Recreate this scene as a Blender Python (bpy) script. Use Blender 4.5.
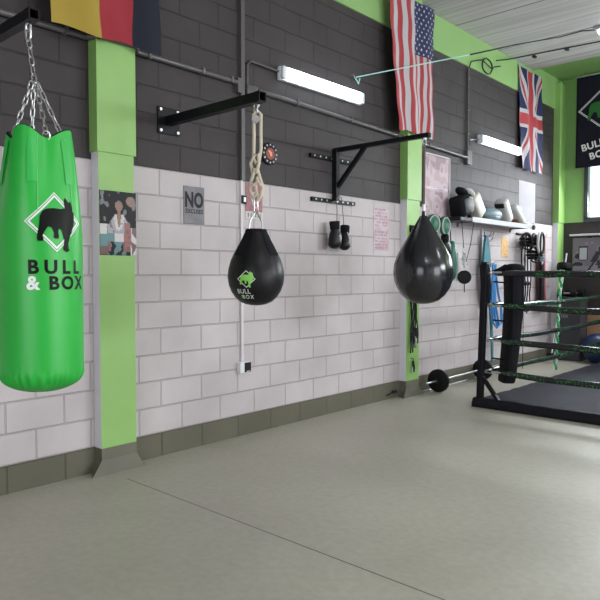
import bpy, bmesh, math, random
from mathutils import Vector, Matrix, noise
PI = math.pi
random.seed(7)
for o in list(bpy.data.objects):
    bpy.data.objects.remove(o)
SC = bpy.context.scene
COL = SC.collection

# ---------------------------------------------------------------- camera
FPX, YAW, PITCH = 645.0, math.radians(42.35), math.atan(26/645)
CAM = Vector((4.08, 0.0, 1.39))
cd = bpy.data.cameras.new('camera')
cd.sensor_width = 36; cd.lens = 36*FPX/600; cd.clip_start = .05; cd.clip_end = 100
cam = bpy.data.objects.new('camera', cd); COL.objects.link(cam)
cam.location = CAM
fwd = Vector((-math.sin(YAW)*math.cos(PITCH), math.cos(YAW)*math.cos(PITCH), -math.sin(PITCH)))
cam.rotation_euler = fwd.to_track_quat('-Z', 'Y').to_euler()
SC.camera = cam

# ---------------------------------------------------------------- world, lights, exposure
SC.view_settings.view_transform = 'Standard'
SC.view_settings.look = 'None'
SC.view_settings.gamma = 1
SC.view_settings.use_curve_mapping = False
SC.view_settings.exposure = -0.75
w = bpy.data.worlds.new('sky'); SC.world = w; w.use_nodes = True
bg = w.node_tree.nodes['Background']
bg.inputs[0].default_value = (.86, .93, 1, 1); bg.inputs[1].default_value = 4.0

def area(name, loc, target, sx, sy, power, col=(1, 1, 1)):
    d = bpy.data.lights.new(name, 'AREA'); d.shape = 'RECTANGLE'; d.size = sx; d.size_y = sy
    d.energy = power; d.color = col
    o = bpy.data.objects.new(name, d); COL.objects.link(o); o.location = loc
    o.rotation_euler = (Vector(target)-Vector(loc)).to_track_quat('-Z', 'Y').to_euler()
    return o
area('daylight_side_door', (8.35, 3.4, 1.75), (0, 3.6, 1.5), 4.2, 2.7, 230, (.95, .98, 1))
area('daylight_side_window', (8.35, 8.2, 3.0), (2, 7.8, .4), 3.4, 1.4, 430, (.93, .97, 1))
area('daylight_far_window', (2.2, 10.9, 2.75), (2.4, 6.4, 0), 3.4, .8, 360, (.93, .97, 1))
area('daylight_back_door', (4.6, -3.75, 1.9), (1.6, 4.5, 1.5), 4.0, 2.8, 115, (.97, .98, 1))
area('ceiling_strip_one', (4.6, 2.2, 4.3), (4.6, 2.2, 0), 1.3, .2, 55, (.95, .98, 1))
area('ceiling_strip_two', (4.6, 6.2, 4.3), (4.6, 6.2, 0), 1.3, .2, 55, (.95, .98, 1))

# ---------------------------------------------------------------- materials
MATS = {}
def mat(name, col, rough=.6, metal=0, bump=0, bscale=40, var=0, vscale=3, emit=None, spec=.5, trans=0, coat=0, sheen=0, stretch=None):
    if name in MATS: return MATS[name]
    m = bpy.data.materials.new(name); m.use_nodes = True; MATS[name] = m
    nt = m.node_tree; b = nt.nodes['Principled BSDF']
    b.inputs['Base Color'].default_value = (*col, 1)
    b.inputs['Roughness'].default_value = rough
    b.inputs['Metallic'].default_value = metal
    b.inputs['Specular IOR Level'].default_value = spec if (spec != .5 or max(col) > .06) else .14
    b.inputs['Transmission Weight'].default_value = trans
    b.inputs['Coat Weight'].default_value = coat
    b.inputs['Sheen Weight'].default_value = sheen
    tc = nt.nodes.new('ShaderNodeTexCoord'); src = tc.outputs['Object']
    if stretch:
        mp = nt.nodes.new('ShaderNodeMapping'); mp.inputs['Scale'].default_value = stretch
        nt.links.new(src, mp.inputs[0]); src = mp.outputs[0]
    if var:
        n = nt.nodes.new('ShaderNodeTexNoise'); n.inputs['Scale'].default_value = vscale; n.inputs['Detail'].default_value = 6
        nt.links.new(src, n.inputs['Vector'])
        mr = nt.nodes.new('ShaderNodeMapRange')
        mr.inputs[1].default_value = .3; mr.inputs[2].default_value = .7
        mr.inputs[3].default_value = 1-var; mr.inputs[4].default_value = 1+var
        nt.links.new(n.outputs['Fac'], mr.inputs[0])
        vm = nt.nodes.new('ShaderNodeVectorMath'); vm.operation = 'SCALE'
        vm.inputs[0].default_value = col
        nt.links.new(mr.outputs[0], vm.inputs['Scale'])
        nt.links.new(vm.outputs[0], b.inputs['Base Color'])
    if bump:
        n2 = nt.nodes.new('ShaderNodeTexNoise'); n2.inputs['Scale'].default_value = bscale; n2.inputs['Detail'].default_value = 4
        nt.links.new(src, n2.inputs['Vector'])
        bp = nt.nodes.new('ShaderNodeBump'); bp.inputs['Strength'].default_value = bump; bp.inputs['Distance'].default_value = .01
        nt.links.new(n2.outputs['Fac'], bp.inputs['Height'])
        nt.links.new(bp.outputs[0], b.inputs['Normal'])
    if emit:
        b.inputs['Emission Color'].default_value = (*col, 1); b.inputs['Emission Strength'].default_value = emit
    return m

GREEN_PAINT = (.26, .46, .135)
DARK = (.052, .044, .046)
WHITE = (.53, .475, .485)
KERB = (.125, .118, .086)

def block_wall_mat(name, zlow, zhigh):
    """painted concrete block: brick pattern in the Y-Z plane, paint colour by height"""
    m = bpy.data.materials.new(name); m.use_nodes = True; nt = m.node_tree; N = nt.nodes; L = nt.links
    b = N['Principled BSDF']; b.inputs['Roughness'].default_value = .6; b.inputs['Specular IOR Level'].default_value = .25
    tc = N.new('ShaderNodeTexCoord'); sp = N.new('ShaderNodeSeparateXYZ'); L.new(tc.outputs['Object'], sp.inputs[0])
    ax = N.new('ShaderNodeMath'); ax.operation = 'SUBTRACT'; ax.inputs[1].default_value = 3.49-.196-39.2
    az = N.new('ShaderNodeMath'); az.operation = 'SUBTRACT'; az.inputs[1].default_value = .18-4.0
    L.new(sp.outputs['Y'], ax.inputs[0]); L.new(sp.outputs['Z'], az.inputs[0])
    cb = N.new('ShaderNodeCombineXYZ'); L.new(ax.outputs[0], cb.inputs[0]); L.new(az.outputs[0], cb.inputs[1])
    br = N.new('ShaderNodeTexBrick'); br.offset = .5; br.offset_frequency = 2
    br.inputs['Scale'].default_value = 1; br.inputs['Brick Width'].default_value = .392; br.inputs['Row Height'].default_value = .2
    br.inputs['Mortar Size'].default_value = .0065; br.inputs['Mortar Smooth'].default_value = .4; br.inputs['Bias'].default_value = 0
    br.inputs['Color1'].default_value = (1, 1, 1, 1); br.inputs['Color2'].default_value = (.92, .92, .92, 1); br.inputs['Mortar'].default_value = (.80, .80, .80, 1)
    L.new(cb.outputs[0], br.inputs['Vector'])
    n = N.new('ShaderNodeTexNoise'); n.inputs['Scale'].default_value = 2.2; n.inputs['Detail'].default_value = 5
    L.new(tc.outputs['Object'], n.inputs['Vector'])
    mr = N.new('ShaderNodeMapRange'); mr.inputs[1].default_value = .3; mr.inputs[2].default_value = .7; mr.inputs[3].default_value = .9; mr.inputs[4].default_value = 1.08
    L.new(n.outputs['Fac'], mr.inputs[0])
    gt = N.new('ShaderNodeMath'); gt.operation = 'GREATER_THAN'; gt.inputs[1].default_value = 2.18; L.new(sp.outputs['Z'], gt.inputs[0])
    mx = N.new('ShaderNodeMix'); mx.data_type = 'RGBA'; mx.inputs['A'].default_value = (*zlow, 1); mx.inputs['B'].default_value = (*zhigh, 1)
    L.new(gt.outputs[0], mx.inputs['Factor'])
    mu = N.new('ShaderNodeMix'); mu.data_type = 'RGBA'; mu.blend_type = 'MULTIPLY'; mu.inputs['Factor'].default_value = 1
    L.new(mx.outputs['Result'], mu.inputs['A']); L.new(br.outputs['Color'], mu.inputs['B'])
    vm = N.new('ShaderNodeVectorMath'); vm.operation = 'SCALE'; L.new(mu.outputs['Result'], vm.inputs[0]); L.new(mr.outputs[0], vm.inputs['Scale'])
    L.new(vm.outputs[0], b.inputs['Base Color'])
    n2 = N.new('ShaderNodeTexNoise'); n2.inputs['Scale'].default_value = 90; n2.inputs['Detail'].default_value = 3
    L.new(tc.outputs['Object'], n2.inputs['Vector'])
    sb = N.new('ShaderNodeMath'); sb.operation = 'MULTIPLY'; sb.inputs[1].default_value = .22; L.new(n2.outputs['Fac'], sb.inputs[0])
    iv = N.new('ShaderNodeMath'); iv.operation = 'SUBTRACT'; iv.inputs[0].default_value = 1; L.new(br.outputs['Fac'], iv.inputs[1])
    ad = N.new('ShaderNodeMath'); ad.operation = 'ADD'; L.new(iv.outputs[0], ad.inputs[0]); L.new(sb.outputs[0], ad.inputs[1])
    bp = N.new('ShaderNodeBump'); bp.inputs['Strength'].default_value = 1; bp.inputs['Distance'].default_value = .010
    L.new(ad.outputs[0], bp.inputs['Height']); L.new(bp.outputs[0], b.inputs['Normal'])
    return m

def floor_mat():
    m = bpy.data.materials.new('polished_concrete'); m.use_nodes = True; nt = m.node_tree; N = nt.nodes; L = nt.links
    b = N['Principled BSDF']
    tc = N.new('ShaderNodeTexCoord')
    def nz(s, d, dist=0):
        n = N.new('ShaderNodeTexNoise'); n.inputs['Scale'].default_value = s; n.inputs['Detail'].default_value = d; n.inputs['Distortion'].default_value = dist
        L.new(tc.outputs['Object'], n.inputs['Vector']); return n
    a = nz(.7, 8, .6); c = nz(22, 5)
    cr = N.new('ShaderNodeValToRGB')
    cr.color_ramp.elements[0].position = .3; cr.color_ramp.elements[0].color = (.325, .308, .255, 1)
    cr.color_ramp.elements[1].position = .72; cr.color_ramp.elements[1].color = (.445, .425, .36, 1)
    L.new(a.outputs['Fac'], cr.inputs[0])
    mr = N.new('ShaderNodeMapRange'); mr.inputs[1].default_value = .3; mr.inputs[2].default_value = .7; mr.inputs[3].default_value = .93; mr.inputs[4].default_value = 1.06
    L.new(c.outputs['Fac'], mr.inputs[0])
    vm = N.new('ShaderNodeVectorMath'); vm.operation = 'SCALE'; L.new(cr.outputs[0], vm.inputs[0]); L.new(mr.outputs[0], vm.inputs['Scale'])
    # sawn joint running across the hall
    sp = N.new('ShaderNodeSeparateXYZ'); L.new(tc.outputs['Object'], sp.inputs[0])
    s1 = N.new('ShaderNodeMath'); s1.operation = 'SUBTRACT'; s1.inputs[1].default_value = 2.41; L.new(sp.outputs['Y'], s1.inputs[0])
    s2 = N.new('ShaderNodeMath'); s2.operation = 'ABSOLUTE'; L.new(s1.outputs[0], s2.inputs[0])
    s3 = N.new('ShaderNodeMath'); s3.operation = 'LESS_THAN'; s3.inputs[1].default_value = .004; L.new(s2.outputs[0], s3.inputs[0])
    g = N.new('ShaderNodeMath'); g.operation = 'GREATER_THAN'; g.inputs[1].default_value = .3; L.new(sp.outputs['X'], g.inputs[0])
    gm = N.new('ShaderNodeMath'); gm.operation = 'MULTIPLY'; L.new(s3.outputs[0], gm.inputs[0]); L.new(g.outputs[0], gm.inputs[1])
    mx = N.new('ShaderNodeMix'); mx.data_type = 'RGBA'; mx.inputs['B'].default_value = (.07, .065, .055, 1)
    L.new(gm.outputs[0], mx.inputs['Factor']); L.new(vm.outputs[0], mx.inputs['A'])
    L.new(mx.outputs['Result'], b.inputs['Base Color'])
    rr = N.new('ShaderNodeMapRange'); rr.inputs[1].default_value = .3; rr.inputs[2].default_value = .7; rr.inputs[3].default_value = .36; rr.inputs[4].default_value = .52
    L.new(a.outputs['Fac'], rr.inputs[0]); L.new(rr.outputs[0], b.inputs['Roughness'])
    bp = N.new('ShaderNodeBump'); bp.inputs['Strength'].default_value = .12; bp.inputs['Distance'].default_value = .01
    L.new(c.outputs['Fac'], bp.inputs['Height']); L.new(bp.outputs[0], b.inputs['Normal'])
    return m

def ceiling_mat():
    m = bpy.data.materials.new('concrete_planks'); m.use_nodes = True; nt = m.node_tree; N = nt.nodes; L = nt.links
    b = N['Principled BSDF']; b.inputs['Roughness'].default_value = .85
    tc = N.new('ShaderNodeTexCoord')
    mp = N.new('ShaderNodeMapping'); mp.inputs['Scale'].default_value = (.35, 9, 1); L.new(tc.outputs['Object'], mp.inputs[0])
    n = N.new('ShaderNodeTexNoise'); n.inputs['Scale'].default_value = 1.6; n.inputs['Detail'].default_value = 6; L.new(mp.outputs[0], n.inputs['Vector'])
    cr = N.new('ShaderNodeValToRGB')
    cr.color_ramp.elements[0].position = .32; cr.color_ramp.elements[0].color = (.36, .35, .335, 1)
    cr.color_ramp.elements[1].position = .68; cr.color_ramp.elements[1].color = (.52, .505, .485, 1)
    L.new(n.outputs['Fac'], cr.inputs[0])
    sp = N.new('ShaderNodeSeparateXYZ'); L.new(tc.outputs['Object'], sp.inputs[0])
    a = N.new('ShaderNodeMath'); a.operation = 'ADD'; a.inputs[1].default_value = 12-9.7; L.new(sp.outputs['Y'], a.inputs[0])
    md = N.new('ShaderNodeMath'); md.operation = 'MODULO'; md.inputs[1].default_value = 1.2; L.new(a.outputs[0], md.inputs[0])
    lt = N.new('ShaderNodeMath'); lt.operation = 'LESS_THAN'; lt.inputs[1].default_value = .02; L.new(md.outputs[0], lt.inputs[0])
    mx = N.new('ShaderNodeMix'); mx.data_type = 'RGBA'; mx.inputs['B'].default_value = (.09, .085, .08, 1)
    L.new(lt.outputs[0], mx.inputs['Factor']); L.new(cr.outputs[0], mx.inputs['A']); L.new(mx.outputs['Result'], b.inputs['Base Color'])
    bp = N.new('ShaderNodeBump'); bp.inputs['Strength'].default_value = .5; bp.inputs['Distance'].default_value = .01
    L.new(n.outputs['Fac'], bp.inputs['Height']); L.new(bp.outputs[0], b.inputs['Normal'])
    return m

def rope_mat():
    """black padded rope sleeve with a line of small green print"""
    m = bpy.data.materials.new('rope_sleeve'); m.use_nodes = True; nt = m.node_tree; N = nt.nodes; L = nt.links
    b = N['Principled BSDF']; b.inputs['Roughness'].default_value = .22
    tc = N.new('ShaderNodeTexCoord')
    n = N.new('ShaderNodeTexNoise'); n.inputs['Scale'].default_value = 55; n.inputs['Detail'].default_value = 0; L.new(tc.outputs['Object'], n.inputs['Vector'])
    n2 = N.new('ShaderNodeTexNoise'); n2.inputs['Scale'].default_value = 2.1; L.new(tc.outputs['Object'], n2.inputs['Vector'])
    g = N.new('ShaderNodeMath'); g.operation = 'GREATER_THAN'; g.inputs[1].default_value = .62; L.new(n.outputs['Fac'], g.inputs[0])
    g2 = N.new('ShaderNodeMath'); g2.operation = 'GREATER_THAN'; g2.inputs[1].default_value = .44; L.new(n2.outputs['Fac'], g2.inputs[0])
    mu = N.new('ShaderNodeMath'); mu.operation = 'MULTIPLY'; L.new(g.outputs[0], mu.inputs[0]); L.new(g2.outputs[0], mu.inputs[1])
    mx = N.new('ShaderNodeMix'); mx.data_type = 'RGBA'; mx.inputs['A'].default_value = (.016, .017, .02, 1); mx.inputs['B'].default_value = (.02, .15, .035, 1)
    L.new(mu.outputs[0], mx.inputs['Factor']); L.new(mx.outputs['Result'], b.inputs['Base Color'])
    return m

M_blackpaint = mat('black_steel', (.008, .008, .011), .35, 0, .05, 60)
M_chrome = mat('zinc_chain', (.62, .62, .62), .3, 1)
M_steel = mat('brushed_steel', (.55, .56, .58), .35, .9)
M_bag_green = mat('green_vinyl', (.018, .40, .045), .38, 0, .10, 9, .06, 3)
M_bag_green_dark = mat('green_vinyl_strap', (.03, .42, .07), .35)
M_black_lining = mat('black_lining', (.01, .01, .01), .8)
M_leather = mat('black_leather', (.007, .006, .008), .40, 0, .12, 30, spec=.3)
M_gloss_leather = mat('glossy_black_leather', (.010, .010, .014), .20, 0, .03, 16, spec=.7)
M_print_black = mat('black_print', (.005, .006, .005), .4)
M_print_white = mat('white_print', (.75, .78, .75), .4)
M_print_green = mat('green_print', (.25, .62, .10), .45)
M_rope = mat('hemp_rope', (.58, .50, .40), .85, 0, .4, 220)
M_lime = mat('lime_paint', GREEN_PAINT, .5, 0, .10, 30, .05, 4)
M_beam = mat('green_beam_paint', (.25, .43, .15), .6, 0, .08, 12, .06, 1.5)
M_flank_lifted = mat('pale_flank_lifted', (.66, .65, .70), .55, 0, .08, 30)  # pale flank paint, raised to stand in for light from the back door
M_kerb = mat('kerb_paint', KERB, .6, 0, .1, 30, .12, 3)
M_dark_wall = mat('charcoal_paint', DARK, .65, 0, .1, 40, .08, 2)
M_pipe = mat('charcoal_conduit', (.095, .088, .092), .35)
M_pipe_white = mat('pale_conduit', (.62, .57, .59), .5)
M_tube = mat('fluorescent_diffuser', (.86, .94, 1), .5, emit=14)
M_clear = mat('lamp_end_cap', (.75, .8, .85), .25)
M_black_plastic = mat('black_plastic', (.02, .02, .022), .45)
M_blackfab = mat('black_fabric', (.009, .009, .012), .8, 0, .2, 60)
M_rubber = mat('black_rubber', (.010, .010, .012), .6, 0, .1, 40)
M_cream = mat('cream_pad', (.52, .49, .44), .5, 0, .1, 20)
M_bluegrey = mat('blue_grey_pad', (.16, .23, .26), .5, 0, .1, 20)
M_whitepad = mat('white_pad', (.52, .52, .50), .45, 0, .1, 20)
M_teal = mat('teal_fabric', (.035, .16, .20), .7, 0, .2, 50)
M_blue = mat('blue_band', (.04, .24, .58), .55)
M_maroon = mat('maroon_band', (.22, .035, .05), .6)
M_dkgreen = mat('dark_green_leather', (.01, .13, .07), .4)
M_shelf = mat('grey_shelf', (.36, .36, .37), .45)
M_canvas = mat('ring_canvas', (.034, .034, .046), .7, 0, .25, 5, .18, 2)
M_sleeve = rope_mat()
M_ball = mat('blue_ball', (.004, .028, .09), .35)
M_ply = mat('plywood', (.40, .22, .13), .7, 0, .05, 30, .1, 6, stretch=(1, 1, 6))
M_cabinet = mat('dark_cabinet', (.05, .052, .062), .5, 0, .05, 30)
M_paper = mat('paper', (.78, .76, .76), .6)

# ---------------------------------------------------------------- helpers
def setp(o, label=None, cat=None, group=None, kind=None):
    if label: o['label'] = label
    if cat: o['category'] = cat
    if group: o['group'] = group
    if kind: o['kind'] = kind
    return o

def thing(name, loc, label, cat, group=None):
    o = bpy.data.objects.new(name, None); COL.objects.link(o); o.location = loc
    o.empty_display_size = .1
    return setp(o, label, cat, group)

def root_loc(p):
    v = Vector((0, 0, 0))
    while p is not None:
        v += Vector(p.location); p = p.parent
    return v

def obj(name, bm, m, parent=None, smooth=False, label=None, cat=None, group=None, kind=None, keep=False):
    """bm is in world coordinates; the mesh is re-based on its parent or on its own foot"""
    me = bpy.data.meshes.new(name)
    bmesh.ops.recalc_face_normals(bm, faces=bm.faces) if not keep else None
    if smooth:
        for f in bm.faces: f.smooth = True
    if parent is not None:
        off = root_loc(parent)
    elif kind == 'structure':
        off = Vector((0, 0, 0))
    else:
        vs = [v.co for v in bm.verts]
        off = Vector(((min(v.x for v in vs)+max(v.x for v in vs))/2, (min(v.y for v in vs)+max(v.y for v in vs))/2, min(v.z for v in vs)))
    bmesh.ops.translate(bm, verts=bm.verts, vec=-off)
    bm.to_mesh(me); bm.free()
    o = bpy.data.objects.new(name, me); COL.objects.link(o)
    for mm in (m if isinstance(m, (list, tuple)) else [m]): me.materials.append(mm)
    if smooth and hasattr(me, 'set_sharp_from_angle'): me.set_sharp_from_angle(angle=math.radians(smooth if smooth is not True else 50))
    if parent is not None: o.parent = parent
    else: o.location = off
    return setp(o, label, cat, group, kind)

def copy_tree(o, parent=None):
    c = o.copy(); COL.objects.link(c)
    if parent: c.parent = parent
    for ch in list(o.children): copy_tree(ch, c)
    return c

def B(): return bmesh.new()

def box(bm, a, b, bev=0, mtx=None, seg=2, mi=0):
    r = bmesh.ops.create_cube(bm, size=1)
    vs = r['verts']
    a, b = Vector(a), Vector(b)
    for v in vs:
        v.co = Vector(((a[i]+b[i])/2 + v.co[i]*(b[i]-a[i]) for i in range(3)))
    fs = set(f for v in vs for f in v.link_faces)
    if bev:
        es = set(e for v in vs for e in v.link_edges)
        rr = bmesh.ops.bevel(bm, geom=list(es), offset=bev, segments=seg, affect='EDGES', profile=.5)
        vs = list(set(v for f in rr['faces'] for v in f.verts) | set(v for v in vs if v.is_valid))
        fs = set(f for v in vs for f in v.link_faces)
    if mtx is not None:
        for v in vs: v.co = mtx @ v.co
    for f in fs: f.material_index = mi
    return vs

def cbox(bm, c, s, bev=0, rot=None, seg=2):
    """box centred at c, size s, rotated by a 3x3/4x4"""
    s = Vector(s)/2
    m = Matrix.Translation(Vector(c))
    if rot is not None: m = m @ rot.to_4x4()
    return box(bm, -s, s, bev, m, seg)

def frames(pts, closed=False):
    n = len(pts); T = []
    for i in range(n):
        if closed: t = pts[(i+1) % n]-pts[i-1]
        else: t = pts[min(i+1, n-1)]-pts[max(i-1, 0)]
        T.append(t.normalized())
    up = Vector((0, 0, 1)) if abs(T[0].z) < .9 else Vector((1, 0, 0))
    N = (up - T[0]*up.dot(T[0])).normalized(); out = []
    for t in T:
        N = (N - t*N.dot(t))
        if N.length < 1e-6: N = t.orthogonal()
        N.normalize(); out.append((t, N, t.cross(N)))
    return out

def tube(bm, pts, r, n=8, closed=False, cap=True, flat=1, mi=0):
    pts = [Vector(p) for p in pts]; fr = frames(pts, closed); rings = []
    for i, (p, (t, a, b)) in enumerate(zip(pts, fr)):
        rr = r[i] if isinstance(r, (list, tuple)) else r
        rings.append([bm.verts.new(p + a*rr*math.cos(2*PI*k/n) + b*rr*flat*math.sin(2*PI*k/n)) for k in range(n)])
    m = len(rings)
    for i in range(m if closed else m-1):
        A, C = rings[i], rings[(i+1) % m]
        for k in range(n):
            bm.faces.new((A[k], A[(k+1) % n], C[(k+1) % n], C[k])).material_index = mi
    if cap and not closed:
        bm.faces.new(rings[0][::-1]).material_index = mi; bm.faces.new(rings[-1]).material_index = mi

def lathe(bm, prof, c=(0, 0, 0), n=32, rfn=None, mtx=None, mi=0):
    """prof: list of (z, r) bottom to top"""
    c = Vector(c); rings = []
    for z, r in prof:
        if r < 1e-5:
            rings.append([bm.verts.new((0, 0, z))]); continue
        rings.append([bm.verts.new(((r*(rfn(2*PI*k/n, z) if rfn else 1))*math.cos(2*PI*k/n), (r*(rfn(2*PI*k/n, z) if rfn else 1))*math.sin(2*PI*k/n), z)) for k in range(n)])
    for A, C in zip(rings, rings[1:]):
        if len(A) == 1 and len(C) == 1: continue
        for k in range(n):
            q = (k+1) % n
            if len(A) == 1: f = bm.faces.new((A[0], C[q], C[k]))
            elif len(C) == 1: f = bm.faces.new((A[k], A[q], C[0]))
            else: f = bm.faces.new((A[k], A[q], C[q], C[k]))
            f.material_index = mi
    M = Matrix.Translation(c)
    if mtx is not None: M = M @ mtx.to_4x4()
    for R in rings:
        for v in R: v.co = M @ v.co

def disc(bm, c, r, t, axis=(0, 0, 1), n=28, rin=0, mi=0):
    q = Vector(axis).to_track_quat('Z', 'Y').to_matrix()
    if rin: prof = [(-t/2, rin), (-t/2, r*.96), (-t/2+t*.12, r), (t/2-t*.12, r), (t/2, r*.96), (t/2, rin), (-t/2, rin)]
    else: prof = [(-t/2, 0), (-t/2, r*.96), (-t/2+t*.12, r), (t/2-t*.12, r), (t/2, r*.96), (t/2, 0)]
    lathe(bm, prof, c, n, None, q, mi)

def ellipsoid(bm, c, s, rot=None, n=24, power=1):
    prof = [(-math.cos(PI*i/12), max(0, math.sin(PI*i/12))**power if 0 < i < 12 else 0) for i in range(13)]
    S = Matrix.Diagonal((s[0], s[1], s[2]))
    lathe(bm, prof, c, n, None, (rot @ S) if rot is not None else S)

def link(bm, p0, p1, width, wire, roll):
    p0, p1 = Vector(p0), Vector(p1); d = (p1-p0); L = d.length; d.normalize()
    s = d.orthogonal().normalized(); s = Matrix.Rotation(roll, 3, d) @ s
    c = (p0+p1)/2; pts = []
    h = L/2; rr = width/2
    for k in range(7):
        a = -PI/2+PI*k/6; pts.append(c + d*(h-rr+rr*math.cos(a)) + s*rr*math.sin(a))
    for k in range(7):
        a = PI/2+PI*k/6; pts.append(c - d*(h-rr-rr*math.cos(a)) + s*rr*math.sin(a)) if False else pts.append(c + d*(-(h-rr)+rr*math.cos(a)) + s*rr*math.sin(a))
    tube(bm, pts, wire, 6, closed=True)

def chain(bm, p0, p1, n, width=.02, wire=.003, roll=0):
    p0, p1 = Vector(p0), Vector(p1); st = (p1-p0)/n; ov = wire*1.0
    for i in range(n):
        u = st.normalized()*ov
        link(bm, p0+st*i-u, p0+st*(i+1)+u, width, wire, roll+(PI/2 if i % 2 else 0))

def text_bm(s, size, bold=0, space=1):
    c = bpy.data.curves.new('lettering', 'FONT'); c.body = s; c.size = size; c.offset = bold; c.space_character = space
    c.align_x = 'CENTER'; c.align_y = 'CENTER'; c.resolution_u = 3
    o = bpy.data.objects.new('lettering', c); COL.objects.link(o)
    dg = bpy.context.evaluated_depsgraph_get(); dg.update()
    me = bpy.data.meshes.new_from_object(o.evaluated_get(dg))
    bm = B(); bm.from_mesh(me)
    bpy.data.objects.remove(o); bpy.data.curves.remove(c); bpy.data.meshes.remove(me)
    return bm

def poly_bm(poly):
    bm = B(); vs = [bm.verts.new((x, y, 0)) for x, y in poly]
    f = bm.faces.new(vs); f.normal_update(); bmesh.ops.triangulate(bm, faces=[f]); return bm

def ring_poly_bm(outer, inner):
    bm = B(); n = len(outer)
    a = [bm.verts.new((x, y, 0)) for x, y in outer]; b = [bm.verts.new((x, y, 0)) for x, y in inner]
    for i in range(n): bm.faces.new((a[i], a[(i+1) % n], b[(i+1) % n], b[i]))
    return bm

def fine(bm, t):
    bmesh.ops.triangulate(bm, faces=bm.faces)
    for _ in range(7):
        es = [e for e in bm.edges if e.calc_length() > t]
        if not es: break
        bmesh.ops.subdivide_edges(bm, edges=es, cuts=1)
        bmesh.ops.triangulate(bm, faces=[f for f in bm.faces if len(f.verts) > 3])
    return bm

def warp(bm, fn):
    for v in bm.verts: v.co = fn(v.co.x, v.co.y)
    return bm

def thicken(bm, vec):
    """give a flat outline a real back"""
    r = bmesh.ops.extrude_face_region(bm, geom=list(bm.faces))
    for v in [g for g in r['geom'] if isinstance(g, bmesh.types.BMVert)]: v.co += Vector(vec)
    return bm

def painted(name, w, h, nx, ny, cfn, surf, mats, parent=None, thick=None, **kw):
    """cloth or print: grid over (u,v) in 0..1, one material per face from cfn, laid on surf(u,v)"""
    bm = B()
    V = [[bm.verts.new(surf(i/nx, j/ny)) for i in range(nx+1)] for j in range(ny+1)]
    for j in range(ny):
        for i in range(nx):
            f = bm.faces.new((V[j][i], V[j][i+1], V[j+1][i+1], V[j+1][i]))
            f.material_index = cfn((i+.5)/nx, (j+.5)/ny)
            f.smooth = True
    if thick is not None:
        r = bmesh.ops.extrude_face_region(bm, geom=list(bm.faces))
        for v in [g for g in r['geom'] if isinstance(g, bmesh.types.BMVert)]: v.co += Vector(thick)
    return obj(name, bm, mats, parent, keep=False, **kw)

def on_wall(x, y0=0, z0=0):
    """flat (u,v) -> a plane parallel to the left wall; u runs along +Y"""
    return lambda u, v: Vector((x, y0+u, z0+v))

DIA = lambda r: [(0, r), (-r, 0), (0, -r), (r, 0)]
DOGPX = [(210,72),(203,92),(204,122),(180,126),(150,124),(120,127),(100,138),(88,162),(85,200),(78,235),(75,262),(78,272),(98,273),(102,262),(98,250),(106,230),(122,207),(138,212),(147,235),(145,254),(152,261),(166,260),(168,248),(165,228),(170,214),(182,222),(193,262),(190,295),(188,310),(205,320),(221,312),(215,298),(214,280),(226,246),(240,218),(250,190),(254,150),(246,112),(236,88),(228,96),(220,86)]
DOG = [((x-162)/130., (190-y)/130.) for x, y in DOGPX]

# ================================================================= ROOM SHELL
def sbox(name, a, b, m, **kw):
    bm = B(); box(bm, a, b); return obj(name, bm, m, kind='structure', **kw)

sbox('floor', (-.3, -4, -.2), (9, 12, 0), floor_mat())
M_ceil = ceiling_mat()
sbox('ceiling', (-.3, -4, 4.47), (9, 9.68, 4.62), M_ceil)
sbox('trim_ceiling', (-.3, 9.68, 4.56), (9, 12, 4.72), M_beam)
sbox('wall_left', (-.2, -4, 0), (0, 11.2, 4.06), block_wall_mat('painted_blocks', WHITE, DARK))
sbox('trim_1', (-.2, -4, 4.06), (.02, 10.85, 4.60), M_beam)

def kerb_mat():
    return block_wall_mat('kerb_blocks', KERB, KERB)
sbox('baseboard_left', (0, -4, 0), (.006, 10.85, .18), kerb_mat())

# wall columns with a flared foot: pale flank, lime face
def column(idx, y0, y1, p=.09):
    r = thing('trim_%d' % idx, (0, y0, 0), None, None); r['kind'] = 'structure'
    bm = B(); box(bm, (0.001, y0, .18), (p, y1, 2.24)); 
    for f in bm.faces: f.material_index = 1 if f.calc_center_median().y < y0+.001 else 0
    obj('column_shaft', bm, [M_lime, M_flank_lifted], r)
    bm = B(); box(bm, (0.001, y0-.012, 2.225), (p+.014, y1+.012, 4.47)); obj('column_casing', bm, M_lime, r)
    bm = B()
    q = [(0, y0, .18), (p, y0, .18), (p, y1, .18), (0, y1, .18)]
    lo = [(0.001, y0-.03, 0), (p+.035, y0-.09, 0), (p+.03, y1+.05, 0), (0.001, y1+.02, 0)]
    mid = [(0.001, y0, .10), (p+.003, y0, .10), (p+.003, y1, .10), (0.001, y1, .10)]
    R = [[bm.verts.new(c) for c in ring] for ring in (lo, mid, [(max(.001, a), b, c) for a, b, c in q])]
    for A, C in zip(R, R[1:]):
        for k in range(4): bm.faces.new((A[k], A[(k+1) % 4], C[(k+1) % 4], C[k]))
    bm.faces.new(R[0][::-1]); bm.faces.new(R[-1])
    obj('column_foot', bm, M_kerb, r)
    return r
column(2, 2.340, 2.620)
column(3, 6.150, 6.415)
column(4, 10.60, 10.85)

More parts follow.
